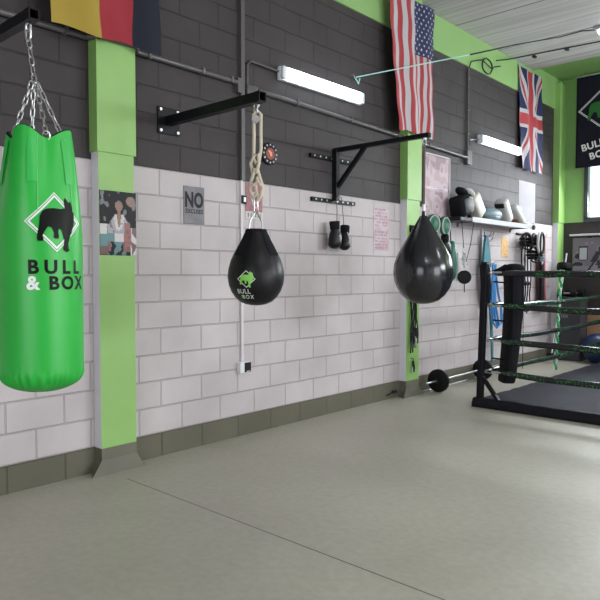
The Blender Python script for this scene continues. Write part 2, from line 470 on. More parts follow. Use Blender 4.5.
# far wall with the window opening
YF = 10.85
bm = B()
WX0, WX1, WZ0, WZ1 = .44, 3.9, 2.28, 3.25
for a, b in [((-.2, YF, 0), (9, YF+.2, 2.23))]: box(bm, a, b)
obj('wall_far', bm, M_dark_wall, kind='structure')
bm = B()
box(bm, (-.2, YF, 2.23), (WX0, YF+.2, 4.6)); box(bm, (WX1, YF, 2.23), (9, YF+.2, 4.6)); box(bm, (WX0, YF, WZ1), (WX1, YF+.2, 4.6)); box(bm, (WX0, YF, 2.23), (WX1, YF+.2, WZ0))
obj('wall_far_upper', bm, M_beam, kind='structure')
wn = thing('window_1', (WX0, YF, WZ0), None, None); wn['kind'] = 'structure'
bm = B(); fw = .05
M_frame = mat('dark_window_frame', (.06, .06, .068), .5)
for a, b in [((WX0-.03, YF-.02, WZ0-.05), (WX1+.03, YF+.06, WZ0+fw-.03)), ((WX0-.03, YF-.02, WZ1-fw), (WX1+.03, YF+.06, WZ1+.03)), ((WX0-.03, YF-.02, WZ0), (WX0+fw-.02, YF+.06, WZ1)), ((WX1-fw, YF-.02, WZ0), (WX1+.03, YF+.06, WZ1)), ((2.1, YF-.01, WZ0), (2.16, YF+.05, WZ1))]: box(bm, a, b)
obj('window_frame', bm, M_frame, wn)
bm = B(); box(bm, (WX0, YF+.10, WZ0), (WX1, YF+.11, WZ1))
m = bpy.data.materials.new('frosted_daylight_glass'); m.use_nodes = True
pb = m.node_tree.nodes['Principled BSDF']; pb.inputs['Base Color'].default_value = (.9, .95, 1, 1); pb.inputs['Transmission Weight'].default_value = 1; pb.inputs['Roughness'].default_value = .5; pb.inputs['IOR'].default_value = 1.1
obj('window_pane', bm, m, wn)
bm = B(); box(bm, (.0, 9.68, 4.47), (9, 9.70, 4.56)); obj('trim_5', bm, M_beam, kind='structure')

# right wall and back wall of the hall, with the openings daylight comes through
M_hall = mat('hall_paint', (.52, .50, .49), .7)
bm = B(); X = 8.5
box(bm, (X, -4, 0), (X+.2, 1.2, 4.47)); box(bm, (X, 5.6, 0), (X+.2, 11, 2.2)); box(bm, (X, 1.2, 3.2), (X+.2, 5.6, 4.47))
box(bm, (X, 5.6, 3.8), (X+.2, 11, 4.47)); box(bm, (X, 5.6, 2.2), (X+.2, 6.4, 3.8)); box(bm, (X, 10, 2.2), (X+.2, 11, 3.8))
obj('wall_right', bm, M_hall, kind='structure')
bm = B(); Y = -4
box(bm, (-.2, Y, 0), (2.5, Y+.15, 4.47)); box(bm, (6.7, Y, 0), (8.5, Y+.15, 4.47)); box(bm, (2.5, Y, 3.4), (6.7, Y+.15, 4.47))
obj('wall_back', bm, M_hall, kind='structure')

# ================================================================= CONDUITS
bm = B(); tube(bm, [(.03, -1, 2.99), (.03, 2.30, 2.99)], .021, 10); tube(bm, [(.03, 2.30, 2.99), (.125, 2.36, 2.99), (.128, 2.62, 2.99), (.03, 2.70, 2.99), (.03, 3.66, 2.985)], .021, 10)
for y in (1.5, 2.15, 2.8, 3.3, 3.6): box(bm, (0, y-.012, 2.965), (.054, y+.012, 3.014))
obj('conduit', bm, M_pipe, smooth=True, label='dark painted pipe running level along the wall beneath the black red and yellow flag', cat='pipe')
bm = B(); tube(bm, [(.03, 3.90, 2.965), (.03, 7.63, 2.887)], .021, 10)
for y in (4.4, 5.2, 6.05, 6.7, 7.4): box(bm, (0, y-.012, 2.86+(7.74-y)*.021), (.054, y+.012, 2.912+(7.74-y)*.021))
obj('conduit', bm, M_pipe, smooth=True, label='dark level pipe running below the nearer strip light', cat='pipe')
vc = thing('wall_cable_duct', (.02, 3.73, .6), 'upright cable duct on the wall behind the pear bag, dark above and pale below', 'cable duct')
bm = B(); box(bm, (0, 3.71, 2.18), (.035, 3.75, 4.05)); box(bm, (0, 3.66, 2.90), (.05, 3.70, 3.02)); obj('upper_duct', bm, M_pipe, vc)
bm = B(); box(bm, (0, 3.712, .62), (.022, 3.738, 2.18)); obj('lower_duct', bm, M_pipe_white, vc)
bm = B(); tube(bm, [(.02, 3.79, 2.98), (.02, 3.79, 3.16), (.02, 3.83, 3.20), (.02, 4.25, 3.19)], .010, 8)
box(bm, (0, 3.77, 2.83), (.045, 3.90, 2.99), .004)
obj('junction_pipe', bm, M_pipe, vc, smooth=True)
vd = thing('wall_cable_duct', (.02, 7.66, 2.85), 'thin upright dark conduit between the flag of stars and stripes and the far strip light', 'cable duct')
bm = B(); tube(bm, [(.02, 7.66, 4.04), (.02, 7.67, 2.87)], .014, 8)
for z in (3.9, 3.5, 3.2): box(bm, (0, 7.64, z-.01), (.035, 7.69, z+.01))
obj('pipe', bm, M_pipe, vd, smooth=True)
bm = B(); box(bm, (0, 7.62, 2.80), (.05, 7.74, 2.98), .006); tube(bm, [(.02, 7.7, 3.0), (.02, 7.72, 3.13), (.02, 7.97, 3.17)], .01, 8); obj('junction_box', bm, M_pipe, vd)
# cable coil at the green beam, then clipped along the ceiling
cc = thing('cable_coil', (.06, 8.1, 4.1), 'loop of black cable hung on the green beam beside the union flag', 'cable')
bm = B()
loop = [(.06+.004*math.sin(3*a), 8.10+.14*math.cos(a), 4.15+.10*math.sin(a)) for a in [2*PI*k/24 for k in range(49)]]
tube(bm, [(.035, 7.66, 4.04), (.04, 7.70, 4.12), (.05, 7.85, 4.17)]+[(.06, 7.96, 4.2)]+[(p[0]+.006*(i//24), p[1], p[2]) for i, p in enumerate(loop)]+[(.05, 8.34, 4.2), (.05, 8.52, 4.25)], .008, 6)
obj('loops', bm, M_black_plastic, cc, smooth=True)
bm = B(); tube(bm, [(.05, 8.4, 4.30), (.04, 8.75, 4.40), (.05, 8.92, 4.455), (1.2, 9.06, 4.457), (4, 9.1, 4.457)], .008, 6)
for x in (.3, .75, 1.3, 1.9): box(bm, (x-.02, 9.03, 4.445), (x+.02, 9.10, 4.47))
obj('clipped_run', bm, M_black_plastic, cc, smooth=True)

# cord stretched from a wall hook up to the ceiling lamp
A0 = Vector((.0, 5.26, 3.38)); A1 = Vector((1.30, 8.55, 4.44))
sc = thing('stretched_cord', A0, 'pale cyan cord stretched from the wall hook up to the ceiling lamp', 'cord')
f0 = Vector((.04, .08, .025))
bm = B(); tube(bm, [A0+f0*.5, A0.lerp(A1, .43)], .006, 6); tube(bm, [A0+Vector((.02, .03, .0)), A0+Vector((.03, .07, -.05)), A0+Vector((.03, .09, .01))], .007, 6)
obj('cyan_rope', bm, mat('cyan_rope', (.42, .72, .68), .5), sc, smooth=True)
bm = B(); tube(bm, [A0.lerp(A1, .43), A0.lerp(A1, .62)+Vector((0, 0, .01)), A0.lerp(A1, .82)+Vector((0, 0, .0)), A0.lerp(A1, .93)+Vector((0, 0, .02)), A1], .009, 6)
obj('black_cable', bm, M_black_plastic, sc, smooth=True)
bm = B(); tube(bm, [(0, 5.24, 3.40), (.04, 5.24, 3.40), (.04, 5.25, 3.37)], .004, 6); obj('wall_hook', bm, M_steel, sc)
cl = thing('ceiling_lamp', (1.42, 8.6, 4.38), 'small bright lamp on the concrete ceiling where the cable ends', 'lamp')
bm = B(); box(bm, (1.28, 8.5, 4.43), (1.9, 8.66, 4.47), .006); obj('lamp_base', bm, M_shelf, cl)
bm = B(); box(bm, (1.32, 8.52, 4.38), (1.86, 8.64, 4.43), .02); obj('diffuser', bm, M_tube, cl)

# ================================================================= STRIP LIGHTS
def strip(y0, y1, z0, z1, label):
    t = thing('strip_light', (0, y0, z0), label, 'light', 'strip lights on the dark wall')
    L = y1-y0
    bm = B(); box(bm, (0, y0, z0), (.045, y1, z1), .01); obj('housing', bm, M_clear, t)
    bm = B(); h = (z1-z0)
    prof = []
    box(bm, (.046, y0+.05, z0+.008), (.085, y1-.05, z1-.008), .018, seg=3); obj('diffuser', bm, M_tube, t)
    for a, b in ((y0, y0+.048), (y1-.048, y1)):
        bm = B(); box(bm, (.046, a, z0+.004), (.083, b, z1-.004), .014, seg=3); obj('end_cap', bm, M_clear, t)
    for y in (y0+.25, y1-.25):
        bm = B(); box(bm, (.04, y-.012, z0-.008), (.052, y+.012, z1+.008)); obj('clip', bm, M_steel, t)
strip(4.17, 5.37, 3.118, 3.240, 'long glowing strip light on the dark wall, nearer of the two')
strip(7.96, 9.20, 3.115, 3.235, 'glowing strip light beside the union flag, farther of the two')

# ================================================================= FLAGS
def folds(y0, y1, z0, z1, x, amp, ph, k=3.2, sag=.0, botw=1.0, sk=0):
    def s(u, v):
        # v=0 bottom
        wv = amp*(.35+.65*(1-v))
        uu = .5+(u-.5)*(botw+(1-botw)*v)
        y = y0+(y1-y0)*uu + sk*(1-v) + .012*math.sin(7*v+ph)*(1-v)
        z = z0+(z1-z0)*v - sag*math.sin(PI*u)*v**6 - .02*math.sin(2*PI*k*u+ph)*(1-v)**3
        xx = x+wv*(1+math.sin(2*PI*k*u+ph+1.2*math.sin(2.2*v)))*.5 + .006*math.sin(23*v+5*u)
        return Vector((xx, y, z))
    return s
F_red = mat('flag_red', (.34, .020, .030), .7, sheen=.1); F_white = mat('flag_white', (.44, .42, .44), .7); F_blue = mat('flag_blue', (.010, .015, .075), .7)
F_yellow = mat('flag_yellow', (.36, .25, .03), .7); F_black = mat('flag_black', (.02, .022, .034), .7); F_red2 = mat('flag_crimson', (.30, .012, .025), .7)
def us(u, v):
    u = u*.4615/.55 if u < .55 else .4615+(u-.55)*.5385/.45
    k = int(u*13)
    if u > 6/13 and v > .60:
        # stars: rows across the canton
        a = (u-6/13)/(7/13)*9.999; b = (v-.6)/.4*12
        ia, ib = int(a), int(b)
        if ia % 2 == 0 and ib % 2 == 0 or ia % 2 == 1 and ib % 2 == 1:
            d = math.hypot((a-ia-.5)*.485/10, (b-ib-.5)*.6/12)
            if d < .0135: return 1
        return 2
    return 0 if k % 2 == 0 else 1
US_S = folds(5.70, 6.65, 2.955, 4.43, .115, .05, .8, 2.3, .015, .76, .06)
painted('flag', 0, 0, 130, 200, us, US_S, [F_red, F_white, F_blue], label='red and white striped flag with white stars, hanging over the second column', cat='flag')
def uk(u, v):
    # long side vertical; w=1 (u), L=1.67 (v)
    x = (u-.5)*60; y = (v-.5)*100
    X_, Y_ = y, x
    if abs(Y_) < 6*.5*1.0+3-3 or abs(X_) < 3+0: 
        return 0
    if abs(Y_) < 5.2+.0 or abs(X_) < 5.6: return 1
    # diagonals
    d1 = (Y_*100-X_*60)/116.6; d2 = (Y_*100+X_*60)/116.6
    s = 1 if X_ > 0 else -1
    def diag(d, q):
        if 0 < d*q < 2.4: return 0
        if abs(d) < 4.2: return 1
        return None
    for d, q in ((d1, s), (d2, -s)):
        if abs(d) < 4.2:
            return diag(d, q)
    return 2
def uk2(u, v):
    x = (u-.5)*60; y = (v-.5)*100
    if abs(x) < 5.5 or abs(y) < 5.5: return 0
    if abs(x) < 9 or abs(y) < 9: return 1
    return uk(u, v) if False else _dg(x, y)
def _dg(x, y):
    # distance to the two diagonals of a 60 x 100 field
    for sgn in (1, -1):
        d = (x*100-sgn*y*60)/116.6
        if abs(d) < 5.5:
            side = d*(1 if y > 0 else -1)*sgn
            return 0 if .0 < side < 3.2 else 1
    return 2
painted('flag', 0, 0, 90, 150, uk2, folds(9.14, 9.96, 2.94, 4.43, .03, .05, 2.1, 2.6, .02, .98, .08), [F_red, F_white, F_blue], label='union flag with red and white crosses on blue, hanging near the far corner', cat='flag')
painted('flag', 0, 0, 60, 60, lambda u, v: 0 if u < .40 else (1 if u < .74 else 2), folds(1.985, 2.79, 2.955, 4.43, .160, .06, 3.6, 1.8, .01, 1.0), [F_yellow, F_red2, F_black],
        label='yellow, red and black tricolour flag hanging above the nearest column', cat='flag')

# ================================================================= WALL ARMS AND BAGS
def wall_arm(x1, y, z, h, label, plate=.1):
    t = thing('bag_bracket', (0, y, z), label, 'bracket')
    bm = B()
    # square tube with open end
    o = h/2; i = o-.006
    box(bm, (.012, y-o, z-o), (x1-.04, y+o, z+o), .004)
    def ring(x, s): return [bm.verts.new((x, y+a*s, z+b*s)) for a, b in ((-1, -1), (1, -1), (1, 1), (-1, 1))]
    R = [ring(x1-.045, o), ring(x1, o), ring(x1, i), ring(x1-.04, i)]
    for A, C in zip(R, R[1:]):
        for k in range(4): bm.faces.new((A[k], A[(k+1) % 4], C[(k+1) % 4], C[k]))
    bm.faces.new(R[-1])
    obj('arm', bm, M_blackpaint, t)
    bm = B(); box(bm, (0, y-plate, z-plate), (.012, y+plate, z+plate), .003); obj('wall_plate', bm, M_blackpaint, t)
    for a in (-1, 1):
        for b in (-1, 1):
            bm = B(); disc(bm, (.018, y+a*plate*.78, z+b*plate*.78), .013, .014, (1, 0, 0), 6); obj('bolt', bm, M_steel, t)
    bm = B(); pts = [(x1-.06, y, z-o-.0)]
    tube(bm, [(x1-.06+.022*math.cos(a), y, z-o-.012+.024*math.sin(a)) for a in [PI*k/10-PI*1.0 for k in range(11)]], .005, 8)
    obj('hanging_loop', bm, M_steel, t)
    return t
# --- green heavy bag
BX, BY = 1.272, 1.356
wall_arm(1.236, 1.362, 2.548, .05, 'black square steel wall arm holding the green punch bag')
def bag1_r(th, z):
    top = 2.0; lo = .87
    R = .180
    if z > 1.55:
        k = (z-1.55)/(top-1.55); R = .180-.052*k**1.5
        R *= 1+.13*k*math.cos(4*(th+.95)) + .02*k*math.cos(9*th)
    R *= 1+.006*math.sin(3*th+2*z)
    if z < .97:
        k = (.97-z)/.10
        if k > 1: k = 1
        R *= math.sqrt(max(0, 1-(.93*k)**2.6)) if k < 1 else 0.25
        R *= 1+.03*math.sin(34*th+2*math.sin(5*th))*math.sin(PI*min(1, k))
    return R
g = thing('punching_bag', (BX, BY, .87), 'large bright green cylinder punch bag hanging on chains with a black dog print', 'punching bag')
bm = B()
zs = [.872, .876, .884, .893, .903, .914, .925, .936, .947, .958, .97]+[.97+i*(2.0-.97)/40 for i in range(1, 41)]
N_ = 144; rings = []
for z in zs:
    R = []
    for k in range(N_):
        th = 2*PI*k/N_; r = bag1_r(th, z); kk = max(0, (z-1.8)/.2)
        zz = z + kk*.022*math.cos(4*(th+.95))
        R.append(bm.verts.new((BX+r*math.cos(th), BY+r*math.sin(th), zz)))
    rings.append(R)
for A, C in zip(rings, rings[1:]):
    for k in range(N_): bm.faces.new((A[k], A[(k+1) % N_], C[(k+1) % N_], C[k]))
cb_ = bm.verts.new((BX, BY, .870))
for k in range(N_): bm.faces.new((cb_, rings[0][(k+1) % N_], rings[0][k]))
obj('bag_body', bm, M_bag_green, g, smooth=True)
bm = B(); R0 = []; R1 = []
for k in range(N_):
    th = 2*PI*k/N_; r = bag1_r(th, 2.0); zz = 2.0+.022*math.cos(4*(th+.95))
    R0.append(bm.verts.new((BX+(r+.001)*math.cos(th), BY+(r+.001)*math.sin(th), zz+.002)))
    R1.append(bm.verts.new((BX+(r-.008)*math.cos(th), BY+(r-.008)*math.sin(th), zz+.004)))
R2 = [bm.verts.new((BX+(v.co.x-BX)*.9, BY+(v.co.y-BY)*.9, 1.94)) for v in R1]
for A, C in ((R0, R1), (R1, R2)):
    for k in range(N_): bm.faces.new((A[k], A[(k+1) % N_], C[(k+1) % N_], C[k]))
bm.faces.new(R2)
obj('top_lining', bm, M_black_lining, g)
TH0 = math.atan2(CAM.y-BY, CAM.x-BX)
def bag1_surf(s0, z0, off=.0018):
    def f(u, v):
        th = TH0 + (s0+u)/.18; z = z0+v; r = bag1_r(th, z)+off
        return Vector((BX+r*math.cos(th), BY+r*math.sin(th), z))
    return f
# seam piping, sewn strap patches
for th in (TH0-.05, TH0+.85, TH0+2.4, TH0-1.6):
    bm = B(); tube(bm, [(BX+(bag1_r(th, z)+.001)*math.cos(th), BY+(bag1_r(th, z)+.001)*math.sin(th), z) for z in [1.66+i*.032 for i in range(11)]], .0028, 6)
    obj('piping', bm, mat('pale_green_piping', (.12, .55, .16), .4), g, smooth=True)
for s0 in (-.030, .15, -.28, .30):
    b2 = fine(warp(fine(poly_bm([(-.022, -.05), (.022, -.05), (.022, .14), (-.022, .14)]), .015), lambda x, y: Vector((x, y, 0))), .02)
    warp(b2, bag1_surf(s0, 1.83, .004)); 
    obj('strap_patch', b2, M_bag_green_dark, g, smooth=True)
S0 = .066  # arc length of print centre from the point facing the camera
zc = 1.612
for r0, r1 in ((.128, .122), (.117, .106)):
    b2 = fine(ring_poly_bm(DIA(r0), DIA(r1)), .015); obj('diamond_outline', warp(b2, bag1_surf(S0, zc)), M_print_white, g)
b2 = fine(poly_bm([(x*.124+.004, y*.124-.004) for x, y in DOG]), .012); obj('dog_print', warp(b2, bag1_surf(S0, zc, .003)), M_print_black, g)
def lettering(txt, size, u, v, m, parent, surf, bold=.0, space=1, name='lettering', off=None, sx=1, rot=0, t=.012):
    b2 = fine(text_bm(txt, size, bold, space), t)
    cu = (min(q.co.x for q in b2.verts)+max(q.co.x for q in b2.verts))/2; cv = (min(q.co.y for q in b2.verts)+max(q.co.y for q in b2.verts))/2
    for q in b2.verts:
        x, y = (q.co.x-cu)*sx, q.co.y-cv
        q.co = Vector((x*math.cos(rot)-y*math.sin(rot)+u, x*math.sin(rot)+y*math.cos(rot)+v, 0))
    warp(b2, surf); return obj(name, b2, m, parent)
lettering('BULL', .080, S0+.004, 0, M_print_black, g, bag1_surf(0, 1.420), .0028, 1.5, t=.01)
lettering('&', .080, -.030, 0, M_print_white, g, bag1_surf(0, 1.352), .0025, t=.01)
lettering('BOX', .078, S0+.060, 0, M_print_black, g, bag1_surf(0, 1.352), .0028, 1.25, t=.01)
# chains
top = Vector((1.176, 1.362, 2.49))
bm = B(); link(bm, top+Vector((0, 0, .035)), top-Vector((0, 0, .045)), .034, .005, .6); obj('carabiner', bm, M_chrome, g, smooth=True)
bm = B(); chain(bm, top-Vector((0, 0, .04)), (BX-.03, BY, 2.24), 5, .022, .0036, .3); obj('chain', bm, M_chrome, g, smooth=True)
for k in range(4):
    th = PI/4*(2*k+1)-.95; r = bag1_r(th, 1.99)
    bm = B(); e = Vector((BX+(r-.005)*math.cos(th), BY+(r-.005)*math.sin(th), 1.995))
    chain(bm, (BX-.03+.012*math.cos(th), BY+.012*math.sin(th), 2.245), e, 7, .017, .003, k*.8)
    link(bm, e+Vector((0, 0, .012)), e-Vector((0, 0, .03)), .03, .0034, th)
    obj('chain', bm, M_chrome, g, smooth=True)

# --- black pear bag on hemp rope
PX, PY = .973, 2.975; sc2 = 4.29/645
wall_arm(1.03, 2.985, 2.548, .066, 'long black square steel wall arm bolted to the dark blocks, holding the pear bag', .1)
PR = [(0, 0), (.4, 5), (1.5, 10.5), (4, 16), (8, 20.5), (14, 24.6), (21, 27.2), (29, 28.3), (37, 27.4), (45, 25.2), (52, 22), (59, 18.2), (65, 14.8), (71, 12), (73.5, 10.8), (75, 10.2)]
zb2 = 1.180
def prof_r(P, z):
    for (a, ra), (b, rb) in zip(P, P[1:]):
        if a <= z <= b: return ra+(rb-ra)*(z-a)/(b-a)
    return P[-1][1]
p2 = thing('pear_bag', (PX, PY, zb2), 'black matt pear-shaped punch bag with a green dog print, hanging on a beige rope', 'punching bag')
bm = B(); lathe(bm, [(z*sc2, r*sc2) for z, r in PR], (PX, PY, zb2), 48, lambda th, z: 1+.008*math.cos(6*th))
obj('bag_body', bm, M_leather, p2, smooth=True)
bm = B(); zt = zb2+73*sc2
lathe(bm, [(0, 11.2*sc2), (.03, 10.9*sc2), (.042, 9.4*sc2), (.042, 0)], (PX, PY, zt-.02), 32)
obj('collar', bm, M_blackfab, p2, smooth=True)
TH2 = math.atan2(CAM.y-PY, CAM.x-PX)
def bag2_surf(z0, off=.0036):
    def f(u, v):
        z = z0+v; r = prof_r(PR, (z-zb2)/sc2)*sc2; th = TH2+u/.17
        return Vector((PX+(r+off)*math.cos(th), PY+(r+off)*math.sin(th), z))
    return f
for s in (-.10, .12, -.45, .45):
    b2 = fine(poly_bm([(-.028, -.10), (.028, -.10), (.04, .075), (-.04, .075)]), .02)
    r_ = 1
    obj('strap_patch', warp(b2, (lambda s: lambda x, y: bag2_surf(zt-.055, .004)(s*1.35+x*1.9, y))(s)), M_blackfab, p2)
b2 = fine(ring_poly_bm(DIA(.056), DIA(.050)), .012)
LU, LZ = -.062, 1.358
def fix(u, v): return bag2_surf(LZ, .0036)(u+LU*1.0+.003, v)
obj('diamond_outline', warp(b2, fix), M_print_white, p2)
obj('dog_print', warp(fine(poly_bm([(x*.062, y*.055) for x, y in DOG]), .01), lambda u, v: bag2_surf(LZ, .0048)(u+LU+.003, v)), M_print_green, p2)
lettering('BULL', .042, -.084, 0, M_print_white, p2, bag2_surf(1.279), .0004, 1.05, t=.008)
lettering('&', .034, -.108, 0, M_print_green, p2, bag2_surf(1.243), .0003, t=.008)
lettering('BOX', .036, -.060, 0, M_print_white, p2, bag2_surf(1.243), .0004, 1.35, t=.008)
bm = B(); hp = Vector((PX, PY, 1.90))
link(bm, (PX, PY, 1.90), (PX, PY, 1.79), .03, .005, .5)
for k in range(4):
    th = TH2+PI/4+PI/2*k
    tube(bm, [(PX+.006*math.cos(th), PY+.006*math.sin(th), 1.80), (PX+.05*math.cos(th), PY+.05*math.sin(th), 1.745), (PX+.06*math.cos(th), PY+.06*math.sin(th), 1.72), (PX+.062*math.cos(th), PY+.062*math.sin(th), 1.68)], .005, 6)
obj('hanging_ring', bm, M_chrome, p2, smooth=True)
bm = B(); cx, cy = PX+.008, PY+.008
ud = Vector((math.cos(TH2+PI/2), math.sin(TH2+PI/2), 0))
def rp(pts, r=.0115, closed=False): tube(bm, [Vector((cx, cy, z))+ud*u+Vector((math.cos(TH2), math.sin(TH2), 0))*w_ for u, z, w_ in pts], r, 8, closed=closed)
rp([(-.026, 2.44, 0), (-.022, 2.30, .01), (-.026, 2.16, 0), (-.012, 2.12, .015), (.012, 2.14, -.01), (.024, 2.22, 0), (.022, 2.32, 0), (.024, 2.44, 0), (0, 2.465, 0)], closed=True)
rp([(-.020, 2.17, .02), (-.044, 2.12, 0), (-.030, 2.04, -.01), (-.006, 2.06, .015), (.010, 2.12, .02), (.004, 2.18, .01)], closed=True)
rp([(-.018, 2.085, .01), (-.042, 2.0, 0), (-.05, 1.94, 0), (-.028, 1.89, .01), (0, 1.92, .01), (.030, 1.90, 0), (.034, 1.97, 0), (.014, 2.03, 0), (0, 2.08, 0)], closed=True)
rp([(-.03, 1.97, .018), (0, 2.0, .02), (.034, 1.96, .018), (.02, 1.90, .01), (.0, 1.87, .0)])
rp([(.0, 2.03, .0), (-.012, 1.95, .02), (.006, 1.88, .0)], .010)
obj('knotted_rope', bm, M_rope, p2, smooth=True)
bm = B(); link(bm, (PX, PY, 2.51), (PX, PY, 2.44), .03, .005, TH2+1.6); disc(bm, (PX+.01, PY-.01, 2.405), .026, .03, (math.cos(TH2), math.sin(TH2), 0), 18)
obj('swivel', bm, M_chrome, p2, smooth=True)

# --- black teardrop bag on braced bracket
QX, QY = 1.045, 4.945; d3 = 5.69; sc3 = d3/645
br3 = thing('braced_bracket', (0, QY, 2.3), 'black steel wall bracket with a diagonal brace above the hanging gloves', 'bracket')
bm = B(); cbox(bm, (.565, QY, 2.60), (1.07, .045, .04), .003); obj('arm', bm, M_blackpaint, br3)
bm = B(); cbox(bm, (.056, QY-.01, 2.36), (.055, .055, .50), .003); obj('upright', bm, M_blackpaint, br3)
bm = B(); v0 = Vector((.05, QY, 2.22)); v1 = Vector((.40, QY, 2.59)); dd = v1-v0
cbox(bm, (v0+v1)/2, (dd.length+.03, .035, .04), .003, Matrix.Rotation(-math.atan2(dd.z, dd.x), 3, 'Y')); obj('diagonal_brace', bm, M_blackpaint, br3)
for y0, y1, z in ((4.60, 5.29, 2.515), (4.62, 5.29, 2.105)):
    bm = B(); box(bm, (0, y0, z-.020), (.028, y1, z+.020), .003)
    obj('slotted_rail', bm, M_blackpaint, br3)
    rl = br3.children[-1]
    for i in range(8):
        bm = B(); y = y0+.05+i*(y1-y0-.1)/7
        if abs(y-QY) < .035: continue
        disc(bm, (.030, y, z), .009, .006, (1, 0, 0), 10); obj('rail_bolt', bm, M_steel, rl)
q = thing('teardrop_bag', (QX, QY, 1.13), 'glossy black leather teardrop punch bag hanging from the braced bracket', 'punching bag')
PR3 = [(0, 0), (.4, 5), (1.5, 10.5), (4, 16), (9, 21.5), (16, 26.2), (24, 29), (32, 30), (40, 29), (48, 26.4), (56, 22.2), (64, 17.4), (72, 12.8), (79, 8.6), (84, 5.6), (87, 4.2), (88, 3.2)]
zb3 = 1.125
bm = B()
NP = 8
lathe(bm, [(z*sc3, r*sc3) for z, r in PR3], (QX, QY, zb3), 64, lambda th, z: 1-.018*(abs(math.cos(NP/2*th))**8))
obj('bag_body', bm, M_gloss_leather, q, smooth=True)
bm = B()
for k in range(NP):
    th = PI/NP + 2*PI*k/NP + PI/8
    th = 2*PI*k/NP
    tube(bm, [(QX+(prof_r(PR3, z)*sc3*.984)*math.cos(th), QY+(prof_r(PR3, z)*sc3*.984)*math.sin(th), zb3+z*sc3) for z in [2, 6, 12, 20, 30, 40, 50, 60, 70, 80, 86]], .0022, 5)
obj('seams', bm, M_black_plastic, q, smooth=True)
bm = B(); tube(bm, [(QX, QY, zb3+88*sc3-.01), (QX, QY, zb3+88*sc3+.06)], [.02, .012], 10); obj('neck', bm, M_gloss_leather, q, smooth=True)
ztop = zb3+88*sc3+.05
bm = B(); tube(bm, [(QX, QY, ztop-.02), (QX, QY, ztop+.05)], .014, 10); obj('swivel', bm, mat('white_swivel', (.8, .8, .8), .4), q, smooth=True)
bm = B(); tube(bm, [(QX, QY, ztop+.04), (QX+.004, QY, 2.52)], .012, 6, flat=.35); obj('hanging_strap', bm, mat('taupe_webbing', (.20, .15, .14), .7), q)
bm = B(); link(bm, (QX, QY, 2.595), (QX, QY, 2.51), .03, .005, .4); disc(bm, (QX, QY, 2.575), .02, .02, (0, 0, 1), 12); obj('hook', bm, M_steel, q, smooth=True)

# ================================================================= THINGS ON THE WALL
P_dark = mat('print_dark', (.015, .015, .018), .4); P_skin = mat('print_brown', (.22, .10, .06), .4); P_grey = mat('print_grey', (.28, .26, .28), .4)
P_red = mat('print_red', (.24, .06, .05), .4); P_teal = mat('print_teal', (.06, .16, .17), .4); P_light = mat('print_light', (.50, .46, .46), .4); P_dgrey = mat('print_mid_grey', (.10, .10, .11), .4)
def boxer_poster(u, v):
    # u 0..1 left-right, v 0..1 bottom-top
    n = noise.noise(Vector((u*7, v*8, 3))); n2 = noise.noise(Vector((u*15, v*15, 6)))
    d = math.hypot((u-.84)*.29, (v-.855)*.45)
    if d < .036: return 1 if d > .027 or n2 > .05 else 6
    if ((u-.52)/.10)**2+((v-.775)/.085)**2 < 1: return 6 if v > .83 else 1
    if .47 < u < .57 and .62 < v < .72: return 1
    top = .65-.9*max(0, abs(u-.52)-.10)
    if v < top and v > .22 and .18 < u < .86:
        w_ = abs(u-.52)
        if w_ < .035+(v-.5)*.25 and v > .44: return 1
        if w_ < .09+(v-.44)*.45 and v > .38: return 5 if n2 > -.2 else 2
        if u > .66 and v < .52: return 3 if n2 < .15 else 7
        if v > .34: return 2 if n2 > -.25 else 6
        return 5 if w_ < .13 else (3 if u > .5 else 4)
    if u > .84 and v < .45: return 5 if n > -.1 else 7
    if u < .2 and v < .48: return 5 if v > .33 else (4 if v > .14 else 7)
    if v < .22: return (3 if n2 > 0 else 7) if (u > .62 or u < .3) and v > .06 else (0 if n > 0 else 4)
    return 0 if n < .3 else 6
def poster(y0, y1, z0, z1, x, cfn, mats, label, nx=40, ny=60, name='poster', group=None, parent=None):
    return painted(name, 0, 0, nx, ny, cfn, lambda u, v: Vector((x+.002, y0+(y1-y0)*u, z0+(z1-z0)*v)), mats, parent, thick=(-.0018, 0, 0), label=label, cat='poster')
poster(2.345, 2.635, 1.52, 1.965, .0902, boxer_poster, [P_dark, P_skin, P_grey, P_red, P_teal, P_light, P_dgrey, mat('print_maroon', (.11, .04, .04), .4)], 'colour poster of a person in a pale robe stuck on the nearest lime column', 48, 70)

# NO EXCUSES metal sign
sg = thing('sign', (0, 3.225, 1.79), 'grey metal sign reading NO EXCUSES on the white blocks', 'sign')
bm = B(); box(bm, (0, 3.125, 1.786), (.006, 3.33, 2.08), .002); obj('plate', bm, mat('grey_sign_metal', (.15, .14, .16), .45, 0, var=.2, vscale=8), sg)
for t_, s_, y, z, b_, mm, sx in (('NO', .160, 3.2275, 1.975, .007, P_dark, .72), ('EXCUSES', .046, 3.2275, 1.885, .0012, P_dark, .92), ('TRAIN HARD', .018, 3.2275, 1.815, 0, P_grey, 1)):
    if t_ == 'TRAIN HARD':
        bm = B()
        for i, (a, b) in enumerate(((3.22, 3.305), (3.25, 3.30))): box(bm, (.0062, a, 1.822-i*.014), (.0072, b, 1.827-i*.014))
        obj('small_print', bm, P_dgrey, sg); continue
    lettering(t_, s_, 0, 0, mm, sg, (lambda y, z: lambda u, v: Vector((.0068, y+u, z+v)))(y, z), b_, 1.02, sx=sx, t=.05)
